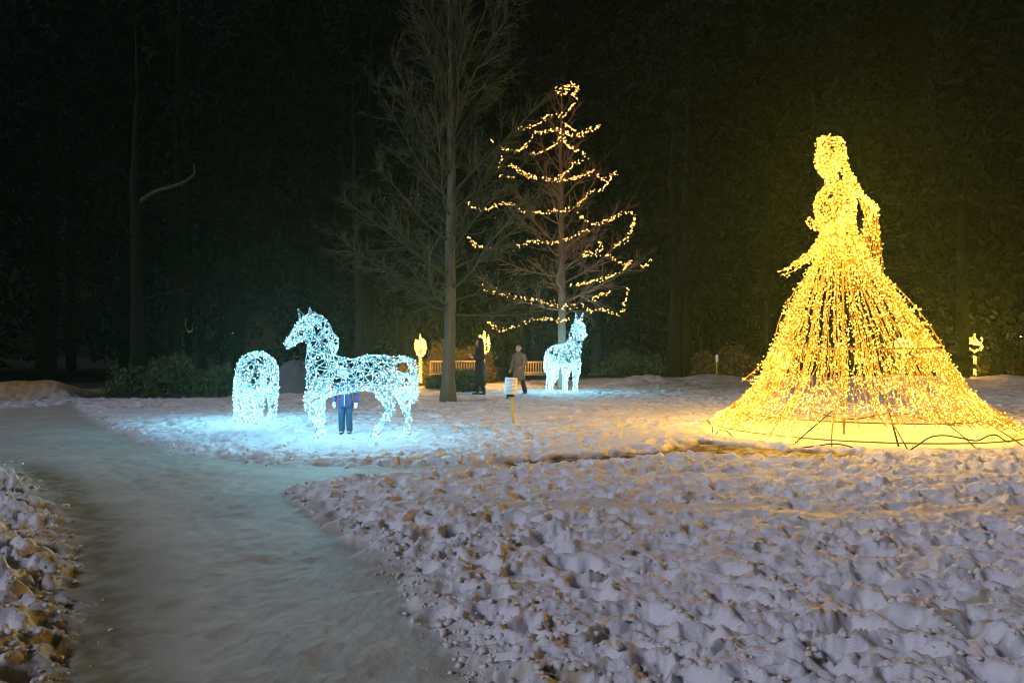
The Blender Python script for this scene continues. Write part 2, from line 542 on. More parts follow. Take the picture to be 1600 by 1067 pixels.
def make_ground():
    fa = np.linspace(R(-47), R(47), 640)
    ba = np.linspace(R(47), R(313), 66)[1:-1]
    ang = np.concatenate([fa, ba])
    rad = np.concatenate([np.exp(np.linspace(math.log(1.1), math.log(62), 880)), np.exp(np.linspace(math.log(64), math.log(160), 14))])
    A, B = len(ang), len(rad)
    X = (rad[:, None] * np.sin(ang)[None, :]).ravel()
    Y = (rad[:, None] * np.cos(ang)[None, :]).ravel()
    X = np.append(X, 0.0)
    Y = np.append(Y, 0.0)
    Z, C, path, soil, wood = ground(X, Y)
    V = np.stack([X, Y, Z], 1)
    i = np.arange(B - 1)[:, None] * A
    j = np.arange(A)[None, :]
    j2 = (j + 1) % A
    Q = np.stack([i + j, i + A + j, i + A + j2, i + j2], -1).reshape(-1, 4)
    jj = np.arange(A)
    T = np.stack([np.full(A, A * B), jj, (jj + 1) % A], 1)
    m = bpy.data.materials.new('ground_cover')
    m.use_nodes = True
    nt = m.node_tree
    b = nt.nodes['Principled BSDF']
    b.inputs['Roughness'].default_value = 0.62
    b.inputs['Specular IOR Level'].default_value = 0.22
    at = nt.nodes.new('ShaderNodeAttribute')
    at.attribute_name = 'cover'
    nt.links.new(at.outputs['Color'], b.inputs['Base Color'])
    tc = nt.nodes.new('ShaderNodeTexCoord')
    nz = nt.nodes.new('ShaderNodeTexNoise')
    nz.inputs['Scale'].default_value = 38
    nz.inputs['Detail'].default_value = 6
    nz.inputs['Roughness'].default_value = 0.65
    bp = nt.nodes.new('ShaderNodeBump')
    bp.inputs['Strength'].default_value = 0.55
    bp.inputs['Distance'].default_value = 0.016
    nt.links.new(tc.outputs['Object'], nz.inputs['Vector'])
    nz2 = nt.nodes.new('ShaderNodeTexNoise')
    nz2.inputs['Scale'].default_value = 130
    nz2.inputs['Detail'].default_value = 3
    ad = nt.nodes.new('ShaderNodeMath')
    ad.operation = 'MULTIPLY_ADD'
    ad.inputs[1].default_value = 0.45
    nt.links.new(tc.outputs['Object'], nz2.inputs['Vector'])
    nt.links.new(nz2.outputs['Fac'], ad.inputs[0])
    nt.links.new(nz.outputs['Fac'], ad.inputs[2])
    nt.links.new(ad.outputs[0], bp.inputs['Height'])
    nt.links.new(bp.outputs['Normal'], b.inputs['Normal'])
    cls = np.zeros(len(Q), dtype=int)
    cls[path[Q].mean(1) > 0.5] = 1
    cls[(soil[Q].mean(1) > 0.5)] = 2
    cls[(wood[Q].mean(1) > 0.5)] = 3
    for k, name in enumerate(['snow_ground', 'path', 'bare_soil', 'wood_ground']):
        q = Q[cls == k]
        fl = [q]
        if k == 0:
            fl = [T, q]
        used = np.unique(np.concatenate([f.ravel() for f in fl]))
        remap = np.zeros(len(V), dtype=int)
        remap[used] = np.arange(len(used))
        me = raw_mesh(name, V[used], [remap[f] for f in fl], True)
        ca = me.color_attributes.new('cover', 'FLOAT_COLOR', 'POINT')
        ca.data.foreach_set('color', np.hstack([C[used], np.ones((len(used), 1))]).astype(np.float32).ravel())
        me.materials.append(m)
        o = bpy.data.objects.new(name, me)
        link(o)
        o['kind'] = 'structure'


make_ground()


def crumbs():
    """loose clods broken out of the trodden snow"""
    r = np.random.default_rng(31)
    k = 60000
    a = r.uniform(R(-40), R(40), k)
    d = np.exp(r.uniform(math.log(3.0), math.log(21), k))
    x, y = d * np.sin(a), d * np.cos(a)
    z, c, path, soil, wood = ground(x, y)
    lone = poly_sd(x, y, PATH)
    p = np.where(lone > 0, 0.07 + 0.22 * np.exp(-(lone / 0.40) ** 2), 0.10 * np.exp(-(lone / 0.13) ** 2))
    under = np.hypot(x - DR[0], y - DR[1]) < 2.9
    ok = (r.random(k) < p) & ~under & (wood < .5)
    x, y, z, d = x[ok], y[ok], z[ok], d[ok]
    k = len(x)
    t = (1 + 5 ** .5) / 2
    ico = np.array([[-1, t, 0], [1, t, 0], [-1, -t, 0], [1, -t, 0], [0, -1, t], [0, 1, t], [0, -1, -t], [0, 1, -t], [t, 0, -1], [t, 0, 1], [-t, 0, -1], [-t, 0, 1]]) / 1.9
    fc = np.array([[0, 11, 5], [0, 5, 1], [0, 1, 7], [0, 7, 10], [0, 10, 11], [1, 5, 9], [5, 11, 4], [11, 10, 2], [10, 7, 6], [7, 1, 8],
                   [3, 9, 4], [3, 4, 2], [3, 2, 6], [3, 6, 8], [3, 8, 9], [4, 9, 5], [2, 4, 11], [6, 2, 10], [8, 6, 7], [9, 8, 1]])
    sz = 0.006 + 0.020 * r.random(k) ** 3
    V = ico[None] * (1 + r.normal(0, .30, (k, 12, 1))) * sz[:, None, None] * np.array([1.15, 1.15, 0.8]) + np.stack([x, y, z + sz * 0.35], 1)[:, None, :]
    T = (np.arange(k)[:, None, None] * 12 + fc[None]).reshape(-1, 3)
    mb = MB()
    mb.add(V.reshape(-1, 3), T)
    mb.build('snow_clods', mat('snow_clod', (0.80, 0.80, 0.88), 0.7, 0, 0.2, 9, 0, (0.66, 0.60, 0.52)), kind='stuff')


crumbs()

# ------------------------------------------------------------------ haze
if True:
    hz = MB()  # volume added for lens bloom round the lights and a green veil
    hz.box((0, 20, 16.4), (300, 270, 37.0))
    hm = bpy.data.materials.new('bloom_haze')
    hm.use_nodes = True
    hm.node_tree.nodes.clear()
    pv = hm.node_tree.nodes.new('ShaderNodeVolumePrincipled')
    pv.inputs['Color'].default_value = (0.62, 1.0, 0.72, 1)
    pv.inputs['Density'].default_value = 0.0012
    pv.inputs['Anisotropy'].default_value = 0.78
    ho = hm.node_tree.nodes.new('ShaderNodeOutputMaterial')
    hm.node_tree.links.new(pv.outputs[0], ho.inputs['Volume'])
    h = hz.build('glow_haze', hm)
    h['kind'] = 'stuff'


# ------------------------------------------------------------------ shared makers
OCT = np.array([[1, 0, 0], [-1, 0, 0], [0, 1, 0], [0, -1, 0], [0, 0, 1], [0, 0, -1]], dtype=float)
OCF = np.array([[0, 2, 4], [2, 1, 4], [1, 3, 4], [3, 0, 4], [2, 0, 5], [1, 2, 5], [3, 1, 5], [0, 3, 5]])


def bulbs(pts, r, name, material, parent, jitter=0.25):
    pts = np.asarray(pts, dtype=float).reshape(-1, 3)
    k = len(pts)
    q = rng.normal(size=(k, 4))
    q /= np.linalg.norm(q, axis=1)[:, None]
    w, x, y, z = q.T
    Rm = np.stack([np.stack([1 - 2 * (y * y + z * z), 2 * (x * y - z * w), 2 * (x * z + y * w)], 1),
                   np.stack([2 * (x * y + z * w), 1 - 2 * (x * x + z * z), 2 * (y * z - x * w)], 1),
                   np.stack([2 * (x * z - y * w), 2 * (y * z + x * w), 1 - 2 * (x * x + y * y)], 1)], 1)
    s = r * (1 + jitter * (rng.random(k) * 2 - 1))
    V = np.einsum('kij,vj->kvi', Rm, OCT) * s[:, None, None] + pts[:, None, :]
    T = (np.arange(k)[:, None, None] * 6 + OCF[None]).reshape(-1, 3)
    mb = MB()
    mb.add(V.reshape(-1, 3), T)
    return mb.build(name, material, parent, kind='stuff')


def segs(mb, A, B, r, n=4):
    """many straight wires at once"""
    A, B = np.asarray(A, dtype=float), np.asarray(B, dtype=float)
    t = B - A
    t /= np.linalg.norm(t, axis=1)[:, None] + 1e-9
    ref = np.where(np.abs(t[:, 2:3]) > 0.9, np.array([[1.0, 0, 0]]), np.array([[0, 0, 1.0]]))
    a = np.cross(t, ref)
    a /= np.linalg.norm(a, axis=1)[:, None] + 1e-9
    b = np.cross(t, a)
    th = np.arange(n) / n * 2 * math.pi
    ring = r * (np.cos(th)[None, :, None] * a[:, None, :] + np.sin(th)[None, :, None] * b[:, None, :])
    V = np.concatenate([A[:, None, :] + ring, B[:, None, :] + ring], 1)
    k = len(A)
    j = np.arange(n)
    q = np.stack([j, (j + 1) % n, n + (j + 1) % n, n + j], 1)
    Q = (np.arange(k)[:, None, None] * (2 * n) + q[None]).reshape(-1, 4)
    mb.add(V.reshape(-1, 3), None, Q)


def remesh(mb, voxel, ratio=1.0, smooth=2):
    me = mb.mesh('tmp')
    o = bpy.data.objects.new('tmp', me)
    link(o)
    m = o.modifiers.new('r', 'REMESH')
    m.mode = 'VOXEL'
    m.voxel_size = voxel
    if smooth:
        s = o.modifiers.new('s', 'SMOOTH')
        s.factor = 0.5
        s.iterations = smooth
    if ratio < 1.0:
        d = o.modifiers.new('d', 'DECIMATE')
        d.ratio = ratio
    dg = bpy.context.evaluated_depsgraph_get()
    ev = o.evaluated_get(dg)
    em = ev.to_mesh()
    V = np.empty(len(em.vertices) * 3, dtype=np.float32)
    em.vertices.foreach_get('co', V)
    V = V.reshape(-1, 3).astype(float)
    E = np.empty(len(em.edges) * 2, dtype=np.int32)
    em.edges.foreach_get('vertices', E)
    E = E.reshape(-1, 2)
    em.calc_loop_triangles()
    T = np.empty(len(em.loop_triangles) * 3, dtype=np.int32)
    em.loop_triangles.foreach_get('vertices', T)
    T = T.reshape(-1, 3)
    ev.to_mesh_clear()
    bpy.data.objects.remove(o)
    bpy.data.meshes.remove(me)
    return V, E, T


def surface_points(V, T, k):
    a, b, c = V[T[:, 0]], V[T[:, 1]], V[T[:, 2]]
    ar = np.linalg.norm(np.cross(b - a, c - a), axis=1)
    idx = rng.choice(len(T), size=k, p=ar / ar.sum())
    u, v = rng.random(k), rng.random(k)
    f = u + v > 1
    u[f], v[f] = 1 - u[f], 1 - v[f]
    return a[idx] + (b - a)[idx] * u[:, None] + (c - a)[idx] * v[:, None]


def densify(pts, rad, step=0.06):
    pts, rad = np.asarray(pts, float), np.asarray(rad, float)
    s = np.concatenate([[0], np.cumsum(np.linalg.norm(np.diff(pts, axis=0), axis=1))])
    n = max(3, int(s[-1] / step) + 1)
    t = np.linspace(0, s[-1], n)
    return np.stack([np.interp(t, s, pts[:, k]) for k in range(3)], 1), np.interp(t, s, rad)


def smooth_line(pts, n=40):
    """catmull-rom through points"""
    pts = np.asarray(pts, float)
    p = np.vstack([2 * pts[0] - pts[1], pts, 2 * pts[-1] - pts[-2]])
    m = len(pts) - 1
    t = np.linspace(0, m - 1e-6, n)
    i = t.astype(int)
    f = (t - i)[:, None]
    a, b, c, d = p[i], p[i + 1], p[i + 2], p[i + 3]
    return 0.5 * (2 * b + (c - a) * f + (2 * a - 5 * b + 4 * c - d) * f ** 2 + (3 * b - a - 3 * c + d) * f ** 3)


class Lofts:
    """named body parts given as (photo x, photo y, half thickness in photo px, depth offset in m)"""
    def __init__(self, d):
        self.d, self.parts = d, []

    def add(self, name, rows, width=0.8):
        rows = np.asarray(rows, float)
        pts = np.stack([P(a, b, self.d + o) for a, b, _, o in rows])
        if name == 'leg':                                  # the hoof stands on the snow
            p0, p1 = pts[0, 2], pts[-1, 2]
            z1 = gz(pts[-1, 0], pts[-1, 1]) + 0.015
            pts[:, 2] = z1 + (pts[:, 2] - p1) * (p0 - z1) / (p0 - p1)
        r = rows[:, 2] / F * (self.d + rows[:, 3])
        if len(pts) > 2:
            n = len(pts) * 4
            q = smooth_line(np.hstack([pts, r[:, None]]), n)
            pts, r = q[:, :3], np.maximum(q[:, 3], 0.01)
        self.parts.append((name, pts, r, r * width))

    def union(self):
        mb = MB()
        for _, p, r, w in self.parts:
            mb.loft(p, w, r, side=(0, 1, 0), n=14)
        return mb

    def which(self, q):
        best = np.full(len(q), 1e9)
        idx = np.zeros(len(q), dtype=int)
        for k, (_, p, r, w) in enumerate(self.parts):
            dd = np.linalg.norm(q[:, None, :] - p[None, :, :], axis=2) / np.minimum(r, w + 0.0 * r)[None, :]
            dm = dd.min(1)
            f = dm < best
            best[f], idx[f] = dm[f], k
        return idx


def net(V, T, lofts, space):
    """evenly strewn knots on the surface and the strands between neighbours"""
    a, b, c = V[T[:, 0]], V[T[:, 1]], V[T[:, 2]]
    N = np.cross(b - a, c - a)
    ar = np.linalg.norm(N, axis=1)
    N = N / (ar[:, None] + 1e-12)
    k = 9000
    idx = rng.choice(len(T), size=k, p=ar / ar.sum())
    u, v = rng.random(k), rng.random(k)
    f = u + v > 1
    u[f], v[f] = 1 - u[f], 1 - v[f]
    S = a[idx] + (b - a)[idx] * u[:, None] + (c - a)[idx] * v[:, None]
    N = N[idx]
    own = lofts.which(S)
    fine = np.array([0.46 if p[0] in ('leg', 'head', 'tail') else 0.60 if p[0] in ('leg', 'head', 'ear', 'tail', 'mane', 'hair_curl', 'hair_tress', 'arm', 'neck_') else (0.8 if p[0] == 'neck' else 1.0) for p in lofts.parts])
    sp = space * fine[own]
    keep = np.zeros((0, 3))
    ki = []
    for i in range(k):
        if len(ki) == 0 or np.min(np.sum((keep - S[i]) ** 2, axis=1)) > sp[i] ** 2:
            ki.append(i)
            keep = S[ki]
    Nk, spk = N[ki], sp[ki]
    D = np.linalg.norm(keep[:, None, :] - keep[None, :, :], axis=2)
    D[(Nk @ Nk.T) < 0.1] = 9.0
    np.fill_diagonal(D, 9.0)
    es = set()
    for i in range(len(ki)):
        for j in np.argsort(D[i])[:6]:
            if D[i, j] < 2.0 * spk[i]:
                es.add((min(i, int(j)), max(i, int(j))))
    return keep, np.array(sorted(es))


def wire_figure(root, lofts, space, wire_r, gap, bulb_r, cable, led, voxel=0.05, extra=0, scatter=0.012):
    """cages of wire following the union of the lofts, one part per loft, bulbs clipped along the wires"""
    ub = lofts.union()
    V, E, T = remesh(ub, voxel, 1.0, 2)
    Vd, Ed = net(V, T, lofts, space)
    mid = (Vd[Ed[:, 0]] + Vd[Ed[:, 1]]) / 2
    own = lofts.which(mid)
    ex = surface_points(V, T, extra) if extra else np.zeros((0, 3))
    exo = lofts.which(ex) if extra else np.zeros(0, int)
    for k in list(range(1, len(lofts.parts))) + [0]:
        name = lofts.parts[k][0]
        e = Ed[own == k]
        if len(e) == 0:
            continue
        while True:                                        # tie loose patches of the cage to the rest
            lab = np.arange(len(Vd))
            while True:
                new = lab.copy()
                np.minimum.at(new, e[:, 0], lab[e[:, 1]])
                np.minimum.at(new, e[:, 1], lab[e[:, 0]])
                new = new[new]
                if (new == lab).all():
                    break
                lab = new
            kn = np.unique(e)
            ids, cnt = np.unique(lab[kn], return_counts=True)
            if len(ids) < 2:
                break
            g = kn[lab[kn] == ids[np.argmin(cnt)]]
            h = kn[lab[kn] != ids[np.argmin(cnt)]]
            dm = np.linalg.norm(Vd[g][:, None] - Vd[h][None], axis=2)
            i, j = np.unravel_index(np.argmin(dm), dm.shape)
            e = np.vstack([e, [[g[i], h[j]]]])
        a, b = Vd[e[:, 0]], Vd[e[:, 1]]
        mb = MB()
        # each strand sags a little: two segments
        m = (a + b) / 2 + rng.normal(scale=0.008, size=a.shape)
        segs(mb, np.vstack([a, m]), np.vstack([m, b]), wire_r)
        o = mb.build(name, cable, root)
        ln = np.linalg.norm(b - a, axis=1)
        pts = []
        for q in range(len(e)):
            c = max(1, int(ln[q] / gap + rng.random()))
            t = (np.arange(c) + rng.random(c) * 0.6 + 0.2) / c
            pts.append(a[q] + (b[q] - a[q]) * t[:, None])
        pts = np.vstack(pts + [ex[exo == k]])
        pts = pts + rng.normal(scale=scatter, size=pts.shape)
        bulbs(pts, bulb_r, 'bulbs', led, o)


# ------------------------------------------------------------------ trees
def bare_tree(root, height, trunk_r, spec, matb, matt, seed, detail=1.0, trunk_name='trunk', wob=0.05):
    """trunk plus one part per main branch, each with its own twigs.
    spec: list of (height fraction, azimuth, elevation deg, length)"""
    rd = random.Random(seed)
    base = np.array(root.location)
    n = 24
    zz = np.linspace(0, height, n)
    tx = np.cumsum([rd.uniform(-wob, wob) for _ in range(n)]) * 0.5
    ty = np.cumsum([rd.uniform(-wob, wob) for _ in range(n)]) * 0.5
    tr = trunk_r * (1 - zz / height) ** 0.85 + 0.012
    tr[0] *= 1.45
    tr[1] *= 1.08
    tp = np.stack([tx - tx[0], ty - ty[0], zz], 1) + base
    tp[0, 2] -= 0.12
    tb = MB()
    tb.tube(tp, tr, 12)
    tb.build(trunk_name, matb, root, smooth=True)

    tips = []

    def grow(mb, p, d, length, r, level):
        k = 7 if level == 0 else (5 if level == 1 else 3)
        pts = [p]
        cur = np.array(d, float)
        step = length / k
        for s in range(k):
            cur = cur + np.array([rd.gauss(0, .10), rd.gauss(0, .10), rd.gauss(0, .07) + (0.055 if level < 2 else 0.03)])
            cur /= np.linalg.norm(cur)
            pts.append(pts[-1] + cur * step)
        pts = np.array(pts)
        rad = r * (1 - np.linspace(0, 1, k + 1)) ** 0.8 + 0.0035
        mb.tube(pts, rad, 6 if level == 0 else (4 if level == 1 else 3), cap=False)
        tips.append(pts[-1])
        if level >= 2 + (1 if detail > 0.9 else 0):
            return
        cnt = {0: int(length * 6.5 * detail) + 2, 1: int(length * 8.0 * detail) + 1, 2: int(length * 5.0 * detail)}[level]
        for c in range(cnt):
            f = rd.uniform(0.16 if level == 0 else 0.1, 0.98) * k
            i = min(int(f), k - 1)
            q = pts[i] + (pts[i + 1] - pts[i]) * (f - i)
            dirn = (pts[i + 1] - pts[i]) / step
            perp = np.cross(dirn, np.array([rd.gauss(0, 1), rd.gauss(0, 1), rd.gauss(0, 1)]))
            perp /= np.linalg.norm(perp) + 1e-9
            a = R(rd.uniform(28, 58))
            nd = dirn * math.cos(a) + perp * math.sin(a)
            nl = length * (1 - f / k * 0.65) * rd.uniform(0.22, 0.5)
            grow(mb, q, nd, nl, rad[i] * rd.uniform(0.40, 0.6), level + 1)

    for (hf, azi, el, ln) in spec:
        i = hf * (n - 1)
        i0 = min(int(i), n - 2)
        q = tp[i0] + (tp[i0 + 1] - tp[i0]) * (i - i0)
        d = np.array([math.cos(azi) * math.cos(R(el)), math.sin(azi) * math.cos(R(el)), math.sin(R(el))])
        mb = MB()
        grow(mb, q, d, ln, min(tr[i0] * 0.45, 0.007 + 0.0075 * ln), 0)
        mb.build('branch', matt, root)
    return tips



# the tall bare tree
d0 = 21.7
bx, by = (700 - 800) / F * d0, d0
tall = thing('bare_tree', 'tall bare tree with straight grey trunk in front of the slatted bench', 'tree', (bx, by, gz(bx, by) - 0.02))
rd = random.Random(3)
sp = []
for k in range(50):
    f = k / 49
    hf = 0.17 + 0.78 * f ** 1.2
    az = k * 2.399 + rd.uniform(-.4, .4)
    el = -3 + 76 * min(1.0, f * 1.75) + rd.uniform(-7, 7)
    ln = (4.3 - 1.0 * f) * rd.uniform(0.8, 1.1) if f < 0.5 else (4.2 - 2.0 * (f - .5) * 2) * rd.uniform(0.8, 1.15)
    sp.append((hf, az, el, ln))
tips = np.array(bare_tree(tall, 15.0, 0.18, sp, M['bark'], M['twig'], 5, 1.0))
low = tips[(tips[:, 2] < 6.5)]
def glint_flakes():
    r = np.random.default_rng(8)
    c = low[r.integers(0, len(low), 330)]
    a = r.normal(size=c.shape)
    a /= np.linalg.norm(a, axis=1)[:, None]
    b = np.cross(a, r.normal(size=c.shape))
    b /= np.linalg.norm(b, axis=1)[:, None]
    s = 0.013 * (0.5 + r.random(len(c)))[:, None]
    mb = MB()
    mb.add(np.stack([c - a * s, c + b * s * .6, c + a * s, c - b * s * .6], 1).reshape(-1, 3), None, np.arange(len(c) * 4).reshape(-1, 4))
    mb.build('leaves_and_glints', M['board'], tall, kind='stuff')  # white flakes added as sparkles of ice drops on the twigs, not leaves


glint_flakes()

# the tree hung with amber lights
d1 = 27.0
lx, ly = (882 - 800) / F * d1, d1 + 0.9
lit = thing('light_strung_tree', 'bare conical tree hung with swags of small amber lights', 'tree', (lx, ly, gz(lx, ly) - 0.02))
sp = []
for k in range(34):
    f = k / 33
    hf = 0.24 + 0.70 * f
    az = k * 2.399 + 1.0
    el = 12 + 46 * f + rd.uniform(-6, 6)
    ln = (3.5 * (1 - f) + 0.8) * rd.uniform(0.85, 1.1)
    sp.append((hf, az, el, ln))
bare_tree(lit, 11.6, 0.17, sp, M['bark_brown'], M['twig_brown'], 9, 0.8)

SWAGS = [
    [(770, 280), (785, 292), (800, 280), (805, 262), (815, 255), (838, 272), (820, 290), (830, 300), (812, 335), (795, 355)],
    [(772, 268), (790, 272), (805, 258), (818, 262), (836, 262)],
    [(795, 355), (745, 355), (728, 368), (700, 388), (655, 395)],
    [(790, 375), (820, 400), (860, 410), (905, 385)],
    [(880, 395), (840, 420), (800, 410), (770, 400), (710, 408), (690, 435), (650, 465), (600, 455), (575, 440), (557, 425)],
    [(690, 475), (740, 460), (770, 440), (785, 415), (800, 440), (830, 465), (860, 475), (850, 500), (825, 500), (800, 530), (770, 550)],
    [(600, 480), (598, 510), (580, 530), (600, 545), (640, 545)],
    [(625, 505), (660, 530), (700, 545), (770, 555), (840, 545), (895, 525), (905, 550), (925, 545), (957, 525)],
    [(957, 525), (910, 585), (880, 590), (850, 615), (820, 640), (770, 650), (720, 655), (665, 650), (610, 625), (570, 640), (530, 645), (495, 625)],
    [(840, 660), (880, 690), (930, 680), (980, 655), (1010, 660), (1005, 700), (990, 735), (950, 760)],
    [(640, 765), (690, 745), (740, 750), (800, 740), (840, 720), (870, 710)],
    [(495, 725), (515, 755), (560, 765), (600, 765)],
    [(900, 745), (910, 770), (850, 785), (930, 790), (970, 815), (1000, 810)],
    [(1062, 798), (1040, 825), (1000, 810), (965, 840), (900, 865), (815, 880)],
    [(540, 880), (560, 905), (590, 890), (600, 910), (660, 920), (720, 930), (780, 945), (850, 940), (900, 915), (940, 900)],
    [(990, 890), (985, 920), (965, 970), (920, 960), (860, 960)],
    [(560, 995), (600, 1020), (660, 1000), (720, 985), (790, 990), (810, 980)],
]
for q, sw in enumerate(SWAGS):
    pts = []
    for (zx, zy) in sw:
        px, py = 480 + zx / 1.976, zy / 1.976
        rmax = 0.35 + 3.2 * max(0.0, (py - 120) / 400.0)
        off = abs(px - 882) / F * d1
        depth = -math.sqrt(max(0.05, rmax ** 2 - min(off, rmax * .97) ** 2)) * 0.6
        if q in (10, 12, 14):
            depth *= 0.3
        p = P(px, py, d1 + 0.9 + depth)
        pts.append(p)
    line = smooth_line(pts, 14 * len(pts))
    mb = MB()
    mb.tube(line, 0.006, 3)
    o = mb.build('light_string', M['green_cable'], lit)
    s = np.concatenate([[0], np.cumsum(np.linalg.norm(np.diff(line, axis=0), axis=1))])
    kk = max(4, int(s[-1] / 0.043))
    t = np.sort(rng.random(kk)) * s[-1]
    b = np.stack([np.interp(t, s, line[:, k]) for k in range(3)], 1) + rng.normal(scale=0.042, size=(kk, 3))
    bulbs(b, 0.0165, 'bulbs', M['led_amber'], o, 0.45)


# darker bare trees standing back in the wood
def wood_tree(px, d, h, tr, label, seed, nb, pale=False):
    x, y = (px - 800) / F * d, d
    t = thing('bare_tree', label, 'tree', (x, y, gz(x, y) - 0.05))
    rr = random.Random(seed)
    sp = [(0.22 + 0.7 * k / nb, k * 2.4 + seed, 18 + 42 * k / nb + rr.uniform(-8, 8), (h * 0.33) * (1.1 - 0.6 * k / nb)) for k in range(nb)]
    bare_tree(t, h, tr, sp, M['bark_pale'] if pale else M['bark_dark'], M['bark_pale'] if pale else M['bark_dark'], seed, 0.35, wob=0.16)
    return t


wood_tree(1053, 41, 15, 0.42, 'thick dim bare trunk forking in the wood, left of the gown of lights', 21, 12)
wood_tree(1130, 46, 17, 0.30, 'slim dim bare tree in the wood just left of the gown of lights', 22, 10)
wood_tree(560, 38, 16, 0.26, 'dim bare tree in the wood behind the neck of the big horse of lights', 23, 12)
wood_tree(935, 44, 17, 0.28, 'dim bare tree in the wood right behind the amber-lit tree', 24, 12)
wood_tree(1560, 44, 15, 0.30, 'dim bare tree in the wood at the right, past the gown of lights', 26, 12)
lt = wood_tree(212, 34, 17, 0.30, 'dark tree at the left with one pale hooked branch', 25, 9)
mb = MB()
pl = smooth_line([P(212, 318, 34), P(240, 300, 33.3), P(268, 291, 33), P(288, 283, 32.8), P(302, 270, 32.7), P(301, 256, 32.7)], 30)
mb.tube(pl, np.linspace(0.10, 0.03, 30), 7)
o = mb.build('branch', M['bark_pale'], lt, smooth=True)
o['label'] = 'pale hooked branch'


def leaf_cloud(centers, scale, size, seed, per=1):
    """small leaf faces about centres; returns verts, quads"""
    r = np.random.default_rng(seed)
    c = np.repeat(centers, per, axis=0)
    k = len(c)
    c = c + r.normal(size=(k, 3)) * scale
    a = r.normal(size=(k, 3))
    a /= np.linalg.norm(a, axis=1)[:, None]
    b = np.cross(a, r.normal(size=(k, 3)))
    b /= np.linalg.norm(b, axis=1)[:, None] + 1e-9
    s = size * (0.6 + 0.8 * r.random(k))[:, None]
    V = np.stack([c - a * s, c + b * s * 0.45, c + a * s, c - b * s * 0.45], 1)
    return V.reshape(-1, 3), np.arange(k * 4).reshape(-1, 4)


# the far wood: dark trees that read as one mass
def far_wood():
    mb = MB()
    r = np.random.default_rng(77)
    spots = []
    for row, (dist, step) in enumerate([(44, 5.0), (50, 4.8), (57, 5.2), (65, 5.5)]):
        for a in np.arange(-58, 58.1, math.degrees(step / dist)):
            spots.append((R(a + r.uniform(-1.8, 1.8)), dist + r.uniform(-2.5, 2.5), row))
    for (a, dist, row) in spots:
        x, y = dist * math.sin(a), dist * math.cos(a)
        if abs(a) < R(4) and dist < 46:
            dist += 4
        h = r.uniform(19, 27) + row * 2.5
        mb.tube(np.array([[x, y, -0.5], [x, y, h * 0.4], [x + 0.3, y, h * 0.9]]), [0.35, 0.25, 0.05], 6)
        conif = r.random() < 0.75
        m = 330
        t = r.random(m) ** 0.8
        if conif:
            z = 0.9 + t * (h - 0.9)
            rad = (1 - t) ** 0.8 * h * 0.17 + 0.2
            rad *= 0.8 + 0.3 * np.sin(t * 40 + r.random() * 6)
        else:
            z = h * (0.2 + 0.8 * t)
            rad = np.sin(np.clip(t, 0.03, 0.97) * math.pi) ** 0.6 * h * 0.2
        ph = r.random(m) * 2 * math.pi
        rr = rad * np.sqrt(0.25 + 0.75 * r.random(m))
        c = np.stack([x + rr * np.cos(ph), y + rr * np.sin(ph), z], 1)
        V, Q = leaf_cloud(c, np.array([0.50, 0.50, 0.36]), 0.23, int(r.integers(1e9)), 10)
        mb.add(V, None, Q)
    o = mb.build('far_wood', M['needles'], kind='stuff')
    return o


far_wood()


# ------------------------------------------------------------------ bushes and banks
def bush(name, label, cat, px, d, w, h, dep, material, seed, n=900, size=0.07, group=None, flat=0.65):
    x, y = (px - 800) / F * d, d
    z0 = gz(x, y)
    t = thing(name, label, cat, (x, y, z0), group)
    r = np.random.default_rng(seed)
    k = n
    u = r.normal(size=(k, 3))
    u /= np.linalg.norm(u, axis=1)[:, None]
    u[:, 2] = np.abs(u[:, 2])
    lump = 1 + 0.16 * np.sin(u[:, 0] * 7 + seed) + 0.12 * np.sin(u[:, 1] * 9 + u[:, 2] * 5)
    rr = (0.6 + 0.4 * r.random(k) ** 0.6) * lump
    c = u * rr[:, None] * np.array([w / 2, dep / 2, h]) + np.array([x, y, z0])
    V, Q = leaf_cloud(c, 0.06, size, seed + 1, 5)
    V[:, 2] = np.maximum(V[:, 2], z0 - 0.03)
    mb = MB()
    mb.add(V, None, Q)
    mb.build('foliage', material, t)
    sb = MB()
    for q in range(14):
        a = r.uniform(0, 6.28)
        e = np.array([math.cos(a) * w * .38, math.sin(a) * dep * .38, h * r.uniform(.5, .9)])
        sb.tube(np.array([[x, y, z0 - .05], np.array([x, y, z0]) + e * .5 + np.array([0, 0, .06]), np.array([x, y, z0]) + e]), [0.025, 0.016, 0.006], 4)
    sb.build('stems', M['bark_dark'], t)
    return t


bush('bush', 'broad dark green bush beside the path, left of the grazing horse of lights', 'bush', 262, 23.5, 3.3, 1.15, 2.2, M['leaves'], 1, 1500)
bush('bush', 'low dark bush right behind the grazing horse of lights', 'bush', 345, 26, 2.6, 0.85, 2.0, M['leaves'], 2, 900)
bush('bush', 'brown-leaved bush lit by the left candelabrum, behind the rump of the big horse', 'bush', 630, 33.5, 2.6, 1.15, 1.6, M['leaves_and_glints'], 3, 900)
bush('hedge', 'lamp-lit clipped hedge behind the bench with the grey tree trunk in front', 'hedge', 715, 35.5, 4.2, 1.7, 1.2, M['leaves_and_glints'], 4, 1700)
bush('bush', 'dark green bush in front of the bench, between tree trunk and long dark coat', 'bush', 727, 27.2, 1.4, 0.75, 1.0, M['leaves'], 5, 700)
bush('bush', 'small dark bush below the bench, left of the tall grey trunk', 'bush', 684, 28.5, 0.8, 0.42, 0.9, M['leaves'], 6, 500)
bush('bush', 'wide dim bush at the wood edge behind the small tag post', 'bush', 1140, 41, 4.6, 1.6, 2.0, M['leaves_and_glints'], 7, 1000, 0.10)
